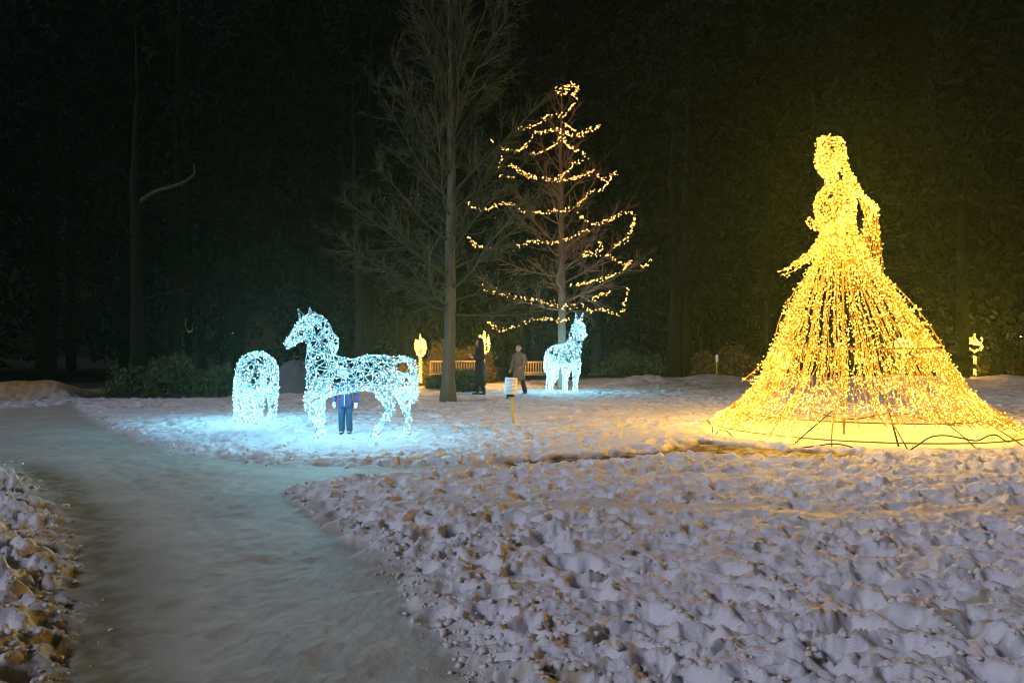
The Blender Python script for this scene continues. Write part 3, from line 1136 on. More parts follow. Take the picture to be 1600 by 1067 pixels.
bush('bush', 'dim low bush at the wood edge, right under the far right candelabrum', 'bush', 1560, 45, 5.0, 1.2, 2.0, M['leaves_and_glints'], 8, 900, 0.10)
bush('bush', 'dim bush at the wood edge, just right of the upright horse of lights', 'bush', 985, 42, 4.0, 1.3, 2.0, M['leaves'], 9, 900, 0.10)


def mound(name, label, cat, px, d, w, h, dep, material, seed):
    x, y = (px - 800) / F * d, d
    z0 = gz(x, y)
    n, m = 36, 14
    V = [[x, y, z0 + h]]
    for i in range(1, m + 1):
        f = i / m
        for j in range(n):
            a = 2 * math.pi * j / n
            k = 1 + 0.16 * math.sin(2 * a + seed) + 0.1 * math.sin(5 * a + seed * 2)
            xx = x + math.cos(a) * f * w / 2 * k
            yy = y + math.sin(a) * f * dep / 2 * k
            zz = z0 - 0.08 + (h + 0.08) * (1 - f ** 2.2) + 0.08 * h * math.sin(7 * a + 9 * f)
            V.append([xx, yy, zz])
    T = [[0, 1 + j, 1 + (j + 1) % n] for j in range(n)]
    Q = [[1 + (i - 1) * n + j, 1 + i * n + j, 1 + i * n + (j + 1) % n, 1 + (i - 1) * n + (j + 1) % n] for i in range(1, m) for j in range(n)]
    mb = MB()
    mb.add(V, T, Q)
    return tag(mb.build(name, material, smooth=True, origin=(x, y, z0)), label, cat)


mound('boulder', 'grey boulder between the grazing horse and the big horse of lights', 'boulder', 463, 25.5, 1.9, 1.05, 1.6, M['rock'], 1.0)


# ------------------------------------------------------------------ the horses of light
def horse_root(px, d, label):
    x, y = (px - 800) / F * d, d
    return thing('horse_light_sculpture', label, 'light sculpture', (x, y, gz(x, y)), 'horses of white lights on the snow')


# 1: large, in profile, facing left
dh = 12.8
hr = horse_root(545, dh, 'largest horse of white lights, standing in profile with a child behind it')
L = Lofts(dh)
L.add('body', [(492, 588, 27, -.10), (505, 590, 31, -.06), (530, 588, 28, 0), (560, 584, 28, .06), (588, 580, 27, .12), (608, 584, 27, .16), (622, 588, 22, .18)], 0.92)
L.add('neck', [(500, 590, 24, -.08), (502, 562, 24, -.10), (501, 535, 21, -.12), (496, 513, 18, -.13), (492, 500, 14, -.13)], 0.62)
L.add('head', [(486, 503, 15, -.13), (474, 514, 14, -.14), (461, 527, 11, -.15), (450, 538, 9, -.15), (446, 543, 7, -.15)], 0.72)
L.add('mane', [(484, 487, 4.5, -.12), (495, 487, 6, -.13), (507, 496, 6, -.12), (517, 511, 6, -.11), (523, 525, 6, -.10), (528, 537, 4.5, -.09), (527, 550, 3.5, -.08)], 0.5)
L.add('leg', [(494, 602, 17, -.20), (488, 625, 13, -.22), (486, 640, 9.5, -.23), (493, 658, 7.5, -.22), (498, 674, 7, -.21), (498, 687, 9, -.22)], 0.85)
L.add('leg', [(503, 602, 17, .16), (499, 625, 12, .17), (500, 642, 9, .18), (502, 660, 7, .18), (503, 674, 6.5, .18), (502, 685, 8.5, .18)], 0.85)
L.add('leg', [(604, 588, 24, .02), (600, 608, 18, -.02), (604, 624, 11, -.04), (612, 635, 8.5, -.04), (604, 650, 7, -.04), (594, 663, 6.5, -.05), (586, 675, 7.5, -.06), (583, 681, 8.5, -.06)], 0.75)
L.add('leg', [(624, 592, 20, .30), (628, 612, 15, .33), (634, 632, 9, .35), (637, 648, 7, .35), (638, 662, 6.5, .35), (636, 677, 8.5, .35)], 0.75)
L.add('tail', [(622, 567, 7, .20), (632, 562, 8, .22), (642, 569, 9, .23), (645, 585, 9, .24), (645, 605, 8.5, .24), (648, 622, 7.5, .24), (651, 633, 4.5, .24)], 0.8)
wire_figure(hr, L, 0.150, 0.0082, 0.135, 0.0097, M['white_cable'], M['led_white'], 0.045)
for tip, a_, b_, dz in (((465, 482), (468, 500), (475, 493), -.20), ((484, 480), (480, 494), (489, 492), -.06)):
    mb = MB()
    pl = np.array([P(*a_, dh + dz), P(*tip, dh + dz - .02), P(*b_, dh + dz + .02), P((a_[0] + b_[0]) / 2, a_[1] + 2, dh + dz - .05), P(*a_, dh + dz)])
    segs(mb, pl[:-1], pl[1:], 0.009)
    segs(mb, pl[3:4], pl[1:2], 0.009)
    o = mb.build('ear', M['white_cable'], hr)
    bulbs(np.vstack([pl[:-1] * (1 - f) + pl[1:] * f for f in (0.1, 0.5, 0.85)]), 0.010, 'bulbs', M['led_white'], o)
# a strap of cable along the flank, and the small plate hung in the cage
mb = MB()
pl = smooth_line([P(480, 603, dh - .25), P(510, 600, dh - .34), P(545, 596, dh - .32), (P(580, 585, dh - .22)), P(605, 578, dh - .12), P(622, 574, dh)], 40)
mb.tube(pl, 0.010, 5)
o = mb.build('cable', M['white_cable'], hr)
bulbs(pl[::2] + rng.normal(scale=.012, size=pl[::2].shape), 0.012, 'bulbs', M['led_white'], o)
mb = MB()
c = P(534.5, 581, dh - .02)
mb.box(c, (0.165, 0.012, 0.155), 0.05)
mb.build('plate', M['print'], hr)

# 2: grazing, seen end-on
dg_ = 15.2
hr = horse_root(400, dg_, 'grazing horse of white lights, head down to the snow, seen end-on by the path')
L = Lofts(dg_)
L.add('body', [(406, 583, 28, .70), (404, 580, 31, .42), (401, 581, 32, .05), (398, 585, 29, -.32), (394, 590, 23, -.50)], 0.98)
L.add('neck', [(389, 588, 21, -.50), (387, 605, 18, -.85), (386, 622, 14, -1.05), (386, 634, 11, -1.15)], 0.8)
L.add('head', [(386, 632, 12, -1.12), (387, 645, 11, -1.16), (388, 655, 8.5, -1.18), (389, 661, 7, -1.18)], 0.85)
L.add('ear', [(379, 630, 3, -1.12), (376, 624, 2.2, -1.14), (374, 619, 1.1, -1.14)], 0.7)
L.add('ear', [(393, 630, 3, -1.12), (397, 624, 2.2, -1.14), (399, 619, 1.1, -1.14)], 0.7)
L.add('mane', [(388, 580, 6, -.75), (386, 600, 6, -1.05), (385, 618, 5, -1.2)], 0.5)
L.add('leg', [(378, 592, 13, -.40), (375, 620, 10.5, -.42), (374, 642, 9, -.42), (374, 658, 9, -.42)], 0.9)
L.add('leg', [(403, 603, 14, -.48), (404, 628, 9.5, -.45), (404, 645, 7.5, -.45), (404, 657, 8.5, -.45)], 0.9)
L.add('leg', [(381, 600, 14, .60), (379, 625, 10, .66), (378, 640, 8, .64), (378, 653, 8, .62)], 0.9)
L.add('leg', [(424, 590, 12, .58), (426, 615, 9.5, .64), (426, 636, 7, .62), (426, 652, 7.5, .60)], 0.9)
L.add('tail', [(411, 568, 6, .98), (412, 595, 6.5, 1.06), (412, 625, 5, 1.08)], 0.8)
wire_figure(hr, L, 0.16, 0.0080, 0.155, 0.0097, M['white_cable'], M['led_white'], 0.05, 20)

# 3: upright, at the back
du = 26.3
hr = horse_root(884, du, 'farthest horse of white lights, head held high beside the amber-lit tree')
L = Lofts(du)
L.add('body', [(863, 552, 12, .42), (869, 552, 15.5, .32), (880, 553, 16, .05), (891, 553, 16.5, -.22), (898, 555, 14, -.36)], 1.0)
L.add('neck', [(895, 552, 13.5, -.28), (899, 537, 11, -.38), (902, 521, 9, -.42), (905, 507, 7.5, -.42)], 0.75)
L.add('head', [(905, 503, 7, -.42), (909, 513, 6.5, -.55), (912, 524, 5.2, -.68), (913, 531, 4.2, -.74)], 0.8)
L.add('mane', [(898, 499, 4, -.35), (894, 515, 4, -.25), (890, 532, 3.5, -.15)], 0.6)
L.add('leg', [(861, 562, 11, .50), (859, 578, 8, .52), (860, 588, 6, .55), (856, 600, 4.2, .52), (856, 613, 4.5, .5)], 0.85)
L.add('leg', [(866, 566, 11, .12), (866, 580, 7, .1), (868, 590, 5, .12), (862, 602, 4, .1), (861, 614, 4.5, .1)], 0.85)
L.add('leg', [(886, 565, 10, -.10), (884, 585, 6.5, -.12), (883, 600, 4.8, -.12), (883, 613.5, 5, -.12)], 0.85)
L.add('leg', [(899, 565, 10, -.45), (900, 585, 6.5, -.48), (899, 600, 4.8, -.48), (899, 616, 5.2, -.48)], 0.85)
L.add('tail', [(857, 546, 4, .6), (853, 560, 4, .68), (852, 578, 3.2, .7)], 0.8)
for tip, a_, b_ in (((899.5, 488), (900, 499), (904, 498)), ((911, 488.5), (906.5, 498), (910.5, 500))):
    mb = MB()
    pl = np.array([P(*a_, du - .42), P(*tip, du - .44), P(*b_, du - .38), P(*a_, du - .42)])
    segs(mb, pl[:-1], pl[1:], 0.012)
    o = mb.build('ear', M['white_cable'], hr)
    bulbs(np.vstack([pl[:-1] * (1 - f) + pl[1:] * f for f in (0.1, 0.45, 0.8)]), 0.014, 'bulbs', M['led_white'], o)
wire_figure(hr, L, 0.19, 0.010, 0.23, 0.0140, M['white_cable'], M['led_white'], 0.07, 40)


# ------------------------------------------------------------------ the gown of lights
dd = float(DR[1])
gown = thing('gown_light_sculpture', 'towering golden lady in a ball gown made of lights', 'light sculpture', (DR[0], DR[1], gz(*DR)))
L = Lofts(dd)
L.add('bodice', [(1304, 292, 20, 0), (1308, 306, 27, 0), (1310, 322, 29, -.02), (1311, 340, 27, 0), (1313, 356, 24, 0), (1315, 372, 27, 0)], 0.72)
L.add('neck', [(1301, 292, 10, 0), (1300, 280, 9.5, -.02), (1299, 270, 10, -.03)], 0.95)
L.add('head', [(1293, 271, 10, -.06), (1294, 260, 17, -.05), (1296, 247, 20, 0), (1298, 236, 19, .03)], 0.9)
L.add('hair', [(1304, 240, 20, .08), (1302, 228, 18, .06), (1298, 221, 13, .03)], 0.95)
L.add('hair_curl', [(1287, 228, 8, -.05), (1286, 219, 8.5, -.03), (1290, 215, 5, 0)], 1.0)
L.add('hair_curl', [(1306, 226, 9, .1), (1308, 219, 8.5, .1), (1304, 215, 5, .1)], 1.0)
L.add('hair_tress', [(1314, 244, 9, .12), (1319, 260, 8, .16), (1327, 276, 8, .20), (1337, 292, 7, .24), (1346, 304, 5, .28)], 0.9)
L.add('arm', [(1326, 304, 10, .02), (1326, 322, 8.5, -.25), (1322, 344, 8, -.55), (1300, 356, 7.5, -.72), (1278, 354, 6.5, -.80), (1266, 347, 7, -.85), (1258, 339, 4.5, -.88)], 0.9)
L.add('arm', [(1286, 304, 10, -.02), (1280, 330, 8, .1), (1290, 364, 8, .1), (1278, 384, 7.5, -.05), (1260, 403, 7, -.15), (1240, 417, 6.5, -.22), (1222, 427, 5.5, -.28), (1215, 430, 3.5, -.3)], 0.9)
wire_figure(gown, L, 0.12, 0.0080, 0.095, 0.0102, M['gold_cable'], M['led_gold'], 0.05, 420, 0.016)

# skirt outline: photo row, left, right
SK = np.array([(366, 1284, 1344), (385, 1279, 1352), (405, 1271, 1364), (430, 1257, 1381), (480, 1231, 1420), (540, 1208, 1468), (600, 1181, 1512), (635, 1152, 1545), (658, 1118, 1600), (678, 1098, 1640)], float)
SKz = CAM_Z + (HOR - SK[:, 0]) / F * dd
_l, _r = np.arctan((SK[:, 1] - 800) / F), np.arctan((SK[:, 2] - 800) / F)
SKc = dd * np.tan((_l + _r) / 2)
SKr = dd / np.cos((_l + _r) / 2) * np.sin((_r - _l) / 2) - 0.03


def skirt(phi, z, k=1.0):
    """point on the skirt; phi 0 = right, -90deg = towards the camera"""
    c = np.interp(-z, -SKz, SKc)
    r = np.interp(-z, -SKz, SKr)
    return np.stack([c + k * r * np.cos(phi), DR[1] + k * r * np.sin(phi), z + 0 * phi], -1)


ZT = SKz[0]
# ribs of the steel frame
for q in range(16):
    ph = 2 * math.pi * (q + 0.5) / 16
    zz = np.linspace(ZT, 0.06, 26)
    mb = MB()
    mb.tube(skirt(np.full(26, ph), zz, 0.985), 0.011, 5)
    mb.build('rib', M['gold_steel'], gown)
# hoops
for z, rr in ((1.60, 0.022), (0.42, 0.012), (0.16, 0.012), (2.75, 0.012), (3.70, 0.014)):
    ph = np.linspace(0, 2 * math.pi, 65)
    mb = MB()
    mb.tube(skirt(ph, np.full(65, z), 1.0), rr, 6, cap=False)
    mb.build('hoop', M['gold_steel'], gown)
# central mast and raking props
mb = MB()
mb.tube(np.array([[DR[0] - .25, DR[1], 0.0], [DR[0] - .25, DR[1], 4.3]]), 0.018, 8)
mb.build('mast', M['gold_steel'], gown)
mb = MB()
mb.tube(np.array([P(1362, 540, dd - 1.2), P(1405, 704, 11.75)]), 0.014, 6)
mb.build('prop', M['black_steel'], gown)
mb = MB()
mb.tube(np.array([P(1302, 640, dd - 1.9), P(1232, 700, 11.9)]), 0.010, 6)
mb.build('prop', M['black_steel'], gown)

# wavy hem wire, resting on the snow in places
front = [(1098, 668), (1104, 684), (1118, 680), (1123, 672), (1134, 672), (1148, 686), (1164, 701), (1182, 702), (1200, 696), (1222, 694), (1252, 698), (1278, 696), (1302, 693), (1325, 697), (1353, 706), (1380, 712), (1410, 707), (1430, 697), (1452, 683), (1475, 680), (1500, 684), (1525, 688), (1545, 680), (1558, 680), (1575, 690), (1590, 699), (1612, 690)]
pts = []
c0, r0 = SKc[-1], SKr[-1] * 0.98
for (px, py) in front:
    # on the hem ellipse
    lo = (px - 800) / F
    best = None
    for ph in np.linspace(math.pi, 2 * math.pi, 400):
        x, y = c0 + r0 * math.cos(ph), DR[1] + r0 * math.sin(ph)
        e = abs(x / y - lo)
        if best is None or e < best[0]:
            best = (e, x, y)
    z = CAM_Z + (HOR - py) / F * best[2]
    pts.append([best[1], best[2], max(z, 0.02)])
for ph in np.linspace(0, math.pi, 24)[1:-1]:
    pts.append([c0 + r0 * math.cos(ph), DR[1] + r0 * math.sin(ph), 0.12 + 0.09 * math.sin(ph * 9)])
pts.append(pts[0])
mb = MB()
mb.tube(smooth_line(pts, 420), 0.011, 5)
mb.build('hem_wire', M['black_steel'], gown)

# strings of bulbs hanging down the skirt, in tiers round the frame
def skirt_strings(name, k0, count, ztop, seed, gap, br):
    r = np.random.default_rng(seed)
    mb = MB()
    allb = []
    for q in range(count):
        ph0 = 2 * math.pi * (q + r.uniform(-.45, .45)) / count
        facing = max(0.0, -math.sin(ph0))                    # 1 on the side of the camera
        zb = 0.10 + 0.26 * facing ** 1.5 + abs(r.normal(0, .07))
        zt = ztop - abs(r.normal(0, .10))
        n = int((zt - zb) / 0.16)
        z = np.linspace(zt, zb, n)
        drift = np.cumsum(r.normal(0, .012, n)) + 0.012 * np.sin(np.arange(n) * 1.9 + q)
        k = k0 + r.normal(0, .012, n)
        pts = skirt(ph0 + drift, z, k)
        mb.tube(pts, 0.0070, 3, cap=False)
        s = np.concatenate([[0], np.cumsum(np.linalg.norm(np.diff(pts, axis=0), axis=1))])
        kk = int(s[-1] / gap)
        t = np.sort(r.random(kk)) * s[-1]
        b = np.stack([np.interp(t, s, pts[:, i]) for i in range(3)], 1)
        allb.append(b + r.normal(0, .030, b.shape))
    o = mb.build(name, M['gold_cable'], gown)
    bulbs(np.vstack(allb), br, 'bulbs', M['led_gold'], o, 0.35)


skirt_strings('light_curtain', 1.0, 84, ZT, 1, 0.082, 0.0094)
skirt_strings('light_curtain', 0.90, 40, 2.6, 2, 0.15, 0.0102)
skirt_strings('light_curtain', 1.01, 80, 1.75, 3, 0.095, 0.0094)

# the dense train at both sides of the hem
for (pa, pb, nb, seed) in ((R(-42), R(40), 620, 5), (R(142), R(226), 560, 6)):
    r = np.random.default_rng(seed)
    ph = r.uniform(pa, pb, nb)
    z = 0.06 + 0.75 * r.random(nb) ** 1.6
    b = skirt(ph, z, 1.0) + r.normal(0, .035, (nb, 3))
    b[:, 2] = np.maximum(b[:, 2], 0.05)
    mb = MB()
    i = np.argsort(ph)
    segs(mb, b[i][:-1][::2], b[i][1:][::2] * 0.5 + b[i][:-1][::2] * 0.5, 0.004)
    o = mb.build('train', M['gold_cable'], gown)
    bulbs(b, 0.0102, 'bulbs', M['led_gold'], o, 0.35)


# overskirt panels that stand off the skirt like ladders of light
def ladder(outer, inner, depth, n):
    a = smooth_line([P(x, y, dd + depth) for x, y in outer], n)
    b = smooth_line([P(x, y, dd + depth) for x, y in inner], n)
    mb = MB()
    mb.tube(a, 0.009, 5)
    mb.tube(b, 0.009, 5)
    segs(mb, a[::3], b[::3], 0.005)
    o = mb.build('overskirt_panel', M['gold_cable'], gown)
    t = rng.random((n * 3, 1))
    i = rng.integers(0, n, n * 3)
    t = np.where(rng.random((n * 3, 1)) < 0.7, np.round(t), t)
    bulbs(a[i] * t + b[i] * (1 - t) + rng.normal(scale=.022, size=(n * 3, 3)), 0.0102, 'bulbs', M['led_gold'], o, 0.35)


ladder([(1268, 420), (1240, 458), (1218, 500), (1206, 545), (1186, 572), (1158, 596)], [(1274, 424), (1249, 462), (1228, 505), (1216, 548), (1200, 578), (1186, 600)], -0.2, 44)
ladder([(1266, 424), (1244, 466), (1226, 510), (1214, 556), (1200, 590)], [(1280, 430), (1258, 470), (1240, 515), (1228, 560), (1214, 598)], -0.9, 40)
ladder([(1384, 432), (1421, 468), (1455, 512), (1484, 562), (1512, 630)], [(1376, 440), (1409, 474), (1442, 518), (1470, 566), (1494, 622)], -0.1, 46)

# veil falling from the shoulder behind the arm
mb = MB()
allb = []
r = np.random.default_rng(12)
for q in range(22):
    f = q / 21
    a = P(1334 + 14 * f, 296 + 8 * f, dd + .28)
    mdl = P(1352 + 21 * f, 345, dd + .45 + .1 * math.sin(q))
    e = P(1338 + 44 * f, 392 + 38 * f, dd + .5)
    ln = smooth_line([a, (a + mdl) / 2 + np.array([.03 + .10 * f, 0, .03]), mdl, e], 26) + r.normal(0, .01, (26, 3))
    mb.tube(ln, 0.0045, 3, cap=False)
    if 2 <= q <= 7:
        ln = ln[14:]
    i = r.integers(0, len(ln), int(len(ln) * 0.75))
    allb.append(ln[i] + r.normal(0, .03, (len(i), 3)))
o = mb.build('veil', M['gold_cable'], gown)
bulbs(np.vstack(allb), 0.0102, 'bulbs', M['led_gold'], o, 0.35)


# ------------------------------------------------------------------ candelabra of lights
def candelabrum(px, d, h, label, rot=0.0, lit_pole=True, spread=0.29):
    x, y = (px - 800) / F * d, d
    z0 = gz(x, y)
    t = thing('candelabrum', label, 'lamp', (x, y, z0), 'candelabra of lights on the wood edge')
    s = h / 2.1
    o3 = np.array([x, y, z0])
    mb = MB()
    mb.tube(o3 + np.array([[0, 0, -.1], [0, 0, 1.55 * s]]), 0.022, 8)
    pole = mb.build('pole', M['gold_steel'], t)
    if lit_pole:
        k = 60
        tt = np.linspace(0.15, 1.25, k) * s
        a = np.arange(k) * 1.1
        b = o3 + np.stack([0.055 * s * np.cos(a), 0.055 * s * np.sin(a), tt], 1)
        bulbs(b, 0.017, 'bulbs', M['led_candle'], pole, 0.4)
    for q in range(7):
        mb = MB()
        if q == 6:
            arm = o3 + np.array([[0, 0, 1.3], [0, 0, 1.7]]) * s
            cx, cy_, ct = 0, 0, 2.1
            cb = 1.55
        else:
            a = rot + q * math.pi / 3
            cx, cy_ = spread * math.cos(a), spread * math.sin(a)
            arm = smooth_line(o3 + np.array([[0, 0, 1.25], [cx * .5, cy_ * .5, 1.27], [cx * .95, cy_ * .95, 1.38], [cx, cy_, 1.52]]) * s, 14)
            ct = 1.94 if q % 2 else 1.86
            cb = 1.5
        mb.tube(arm, 0.012, 5)
        ao = mb.build('arm', M['gold_steel'], t)
        cd = MB()
        base = o3 + np.array([cx, cy_, cb]) * s
        cd.tube(np.array([base, base + np.array([0, 0, (ct - cb - .06) * s])]), 0.03 * s, 8)
        co = cd.build('candle', M['white_cable'], ao) if False else cd.build('candle', M['white_cable'], t)
        k = 18
        a2 = np.arange(k) * 2.0
        zz = np.linspace(cb, ct, k) * s
        wv = np.where(np.arange(k) > k - 4, 0.012, 0.042) * s
        b = o3 + np.stack([cx * s + wv * np.cos(a2), cy_ * s + wv * np.sin(a2), zz], 1)
        bulbs(b + rng.normal(scale=.012, size=b.shape), 0.018, 'bulbs', M['led_candle'], co, 0.4)
        if q < 6:
            bulbs(arm[::1] + rng.normal(scale=.015, size=arm.shape), 0.020, 'bulbs', M['led_candle'], ao, 0.2)
    return t


candelabrum(657, 31.0, 2.15, 'glowing candelabrum by the bench, just right of the big horse of lights', 0.2, True, 0.19)
candelabrum(757, 31.0, 2.25, 'glowing candelabrum half hidden behind the long dark coat', 0.7, False, 0.19)
candelabrum(1411, 36.0, 2.2, 'glowing candelabrum seen through the skirt of the gown', 0.5)
candelabrum(1523, 38.0, 2.25, 'glowing candelabrum alone at the right of the gown', 0.3)


# ------------------------------------------------------------------ benches
def bench(px, d, w, label, rot=0.0):
    x, y = (px - 800) / F * d, d
    z0 = gz(x, y)
    t = thing('park_bench', label, 'bench', (x, y, z0), 'wooden benches at the wood edge')

    def part(name, c, s):
        mb = MB()
        mb.box((x + c[0], y + c[1], z0 + c[2]), s)
        return mb.build(name, M['bench_wood'], t)
    for q in range(5):
        part('seat_slat', (0, -0.20 + q * 0.10, 0.45), (w, 0.08, 0.028))
    part('top_rail', (0, 0.29, 0.97), (w, 0.05, 0.075))
    part('back_rail', (0, 0.29, 0.52), (w, 0.045, 0.06))
    n = int(w / 0.105)
    for q in range(n):
        part('back_slat', (-w / 2 + (q + .5) * w / n, 0.29, 0.741), (0.052, 0.024, 0.376))
    for sx in (-1, 1):
        part('leg', (sx * (w / 2 - .04), -0.22, 0.215), (0.065, 0.065, 0.43))
        part('leg', (sx * (w / 2 + .036), 0.29, 0.50), (0.065, 0.065, 1.0))
        part('armrest', (sx * (w / 2 - .04), -0.02, 0.66), (0.07, 0.52, 0.03))
    return t


bench(708, 30.5, 1.85, 'wooden slatted bench behind the tall grey tree trunk')
bench(840, 31.5, 1.55, 'wooden slatted bench between the taupe coat and the farthest horse')


# ------------------------------------------------------------------ signs
def sign(px, py, label):
    x, y = G(px, py)
    z0 = gz(x, y)
    t = thing('info_sign', label, 'sign', (x, y, z0))
    mb = MB()
    top = P(797, 606, y - .03)
    mb.tube(np.array([[x, y, z0 - .15], [top[0] + .02, y, 0.70]]), 0.028, 4)
    mb.build('stake', M['stake'], t)
    mb = MB()
    c = P(798, 603, y - .06)
    mb.box(c, (0.255, 0.012, 0.345), 0.0)
    V = mb.V[0]
    a = R(4)
    dx, dz = V[:, 0] - c[0], V[:, 2] - c[2]
    V[:, 0], V[:, 2] = c[0] + dx * math.cos(a) + dz * math.sin(a), c[2] - dx * math.sin(a) + dz * math.cos(a)
    bo = mb.build('board', M['board'], t)
    # rows of print too small to read
    pb = MB()
    rr = random.Random(4)
    for q in range(9):
        xx = -0.095
        zz = 0.125 - q * 0.029
        while xx < 0.085 - (0.06 if q in (3, 8) else 0):
            wd = rr.uniform(0.012, 0.035)
            hgt = 0.011 if q else 0.018
            cxx, czz = xx + wd / 2, zz
            pb.box((c[0] + cxx * math.cos(a) + czz * math.sin(a), c[1] - 0.0075, c[2] - cxx * math.sin(a) + czz * math.cos(a)), (wd, 0.003, hgt))
            xx += wd + 0.008
    pb.build('print', M['print'], bo)
    mb = MB()
    mb.box((top[0] + .015, y - .01, 0.645), (0.15, 0.075, 0.05))
    mb.box((top[0] - .055, y - .015, 0.63), (0.035, 0.09, 0.085))
    mb.build('clamp', M['black_steel'], t)


sign(804, 667, 'small white notice board on a yellow wooden stake in the snow')
x, y = (1120 - 800) / F * 37.5, 37.5
z0 = gz(x, y)
t = thing('tag_post', 'thin pale post with a small tag at the wood edge, left of the gown', 'post', (x, y, z0))
mb = MB()
mb.tube(np.array([[x, y, z0 - .1], [x, y, z0 + 1.0]]), 0.022, 6)
mb.build('post', M['stake'], t)
mb = MB()
mb.box((x, y - .03, z0 + 1.02), (0.13, 0.015, 0.36))
mb.build('tag', M['board'], t)


# ------------------------------------------------------------------ people
def person(loc, heading, H, label, pose, clothes, hairc, voxel=0.011):
    """joints in metres for a 1.7 m figure, facing -Y; heading turns it about Z"""
    k = H / 1.7
    root = thing('person', label, 'person', loc)
    ca, sa = math.cos(heading), math.sin(heading)

    def W(p):
        p = np.asarray(p, float) * k
        return np.stack([p[..., 0] * ca - p[..., 1] * sa, p[..., 0] * sa + p[..., 1] * ca, p[..., 2]], -1) + np.array(loc)
    S = (ca, sa, 0)
    hs = pose.get('head', 1.0)

    def finish(mb, name, material, vx, ratio=0.6):
        V, E, T = remesh(mb, vx, ratio, 2)
        # keep the one connected skin
        lab = np.arange(len(V))
        while True:
            new = lab.copy()
            np.minimum.at(new, E[:, 0], lab[E[:, 1]])
            np.minimum.at(new, E[:, 1], lab[E[:, 0]])
            new = new[new]
            if (new == lab).all():
                break
            lab = new
        ids, cnt = np.unique(lab, return_counts=True)
        if len(ids) > 1:
            print('ISLANDS', label[:30], name, sorted(cnt)[-4:], [V[lab == i].mean(0).round(2).tolist() for i in ids[:4]])
        T = T[lab[T[:, 0]] == ids[np.argmax(cnt)]]
        used = np.unique(T)
        rm = np.zeros(len(V), int)
        rm[used] = np.arange(len(used))
        V, T = V[used], rm[T]
        o = MB()
        o.add(V, T)
        return o.build(name, material, root, smooth=True)

    def torso(mb, g=0.0, top=1.47, bot=0.86):
        z = np.array([bot, 0.95, 1.08, 1.22, 1.34, 1.42, top])
        ln = pose.get('lean', 0.0)
        pts = np.stack([0 * z, -ln * (z - .9), z], 1)
        mb.loft(W(pts), (np.array([.15, .16, .135, .15, .17, .16, .09]) + g) * k, (np.array([.11, .115, .10, .115, .12, .10, .07]) + g) * k, S, 18)

    def limb(mb, pts, rr, g=0.0):
        p, r = densify(np.array(pts, float), np.array(rr, float) + g, 0.05)
        mb.loft(W(p), r * k, r * k * 0.95, S if abs(pts[0][2] - pts[-1][2]) > .1 else (0, 0, 1), 12)
    ln = pose.get('lean', 0.0)
    hy = -ln * 0.6
    # body: one continuous skin
    b = MB()
    torso(b)
    limb(b, [(0, hy + .01, 1.40), (0, hy - .005, 1.50), (0, hy - .01, 1.56)], [.058, .052, .05])
    zz = np.array([1.50, 1.54, 1.58, 1.62, 1.66, 1.695])
    b.loft(W(np.stack([0 * zz, hy - .02 + 0 * zz, 1.50 + (zz - 1.50) * 1.0], 1)), np.array([.045, .062, .072, .076, .070, .045]) * k * hs, np.array([.055, .080, .092, .098, .090, .055]) * k * hs, S, 16)
    b.loft(W([(0, hy - .105, 1.605), (0, hy - .122, 1.585), (0, hy - .118, 1.572)]), np.array([.009, .014, .014]) * k, np.array([.010, .014, .012]) * k, S, 8)
    b.loft(W([(-.012, hy - .10, 1.545), (.012, hy - .10, 1.545)]), .011 * k, .009 * k, (0, 0, 1), 8)
    for s in (-1, 1):
        b.loft(W([(s * .074, hy - .005, 1.575), (s * .080, hy, 1.60), (s * .078, hy + .008, 1.62)]), np.array([.010, .016, .012]) * k, np.array([.012, .02, .014]) * k, S, 8)
        lg = pose['legs'][0 if s < 0 else 1]
        limb(b, lg, [.085, .058, .042][:len(lg)])
        f = np.array(lg[-1])
        b.loft(W([f + (0, .02, -.015), f + (0, -.06, -.050), f + (0, -.15, -.065)]), np.array([.04, .045, .035]) * k, np.array([.045, .035, .02]) * k, S, 10)
        ar = pose['arms'][0 if s < 0 else 1]
        limb(b, ar, [.052, .042, .030])
        w, e = np.array(ar[-1]), np.array(ar[-2])
        dr = (w - e) / np.linalg.norm(w - e)
        sd = np.cross(dr, np.array([s * 1.0, 0, 0]))
        sd = sd / (np.linalg.norm(sd) + 1e-6)
        nrm = np.cross(dr, sd)
        pr = w + dr * .08
        b.loft(W([w, w + dr * .04, pr]), np.array([.026, .040, .042]) * k, np.array([.02, .018, .016]) * k, tuple(np.array([sd[0] * ca - sd[1] * sa, sd[0] * sa + sd[1] * ca, sd[2]])), 10)
        if not clothes.get('mittens'):
            for fi, (off, fl) in enumerate(((-.030, .070), (-.010, .082), (.010, .076), (.029, .058))):
                q0 = pr + sd * off - dr * .012
                q1 = q0 + dr * fl * .5 + nrm * .008 * s
                q2 = q1 + dr * fl * .45 + nrm * .022 * s
                b.loft(W([q0, q1, q2]), .0092 * k, .0092 * k, (0, 0, 1) if abs(dr[2]) < .8 else (1, 0, 0), 8)
            q0 = w + dr * .02 + sd * -.03
            b.loft(W([q0, q0 + dr * .035 - sd * .022, q0 + dr * .062 - sd * .022 + nrm * .01 * s]), .0105 * k, .0105 * k, (0, 0, 1) if abs(dr[2]) < .8 else (1, 0, 0), 8)
    finish(b, 'body', M['skin'], 0.0085 * k if not clothes.get('mittens') else voxel, 0.5)
    eb = MB()
    for s in (-1, 1):
        eb.ball(W([(s * .030, hy - .103, 1.612)])[0], .0105 * k)
    eb.build('eyes', M['eye'], root, smooth=True)
    # hair or hood
    hb = MB()
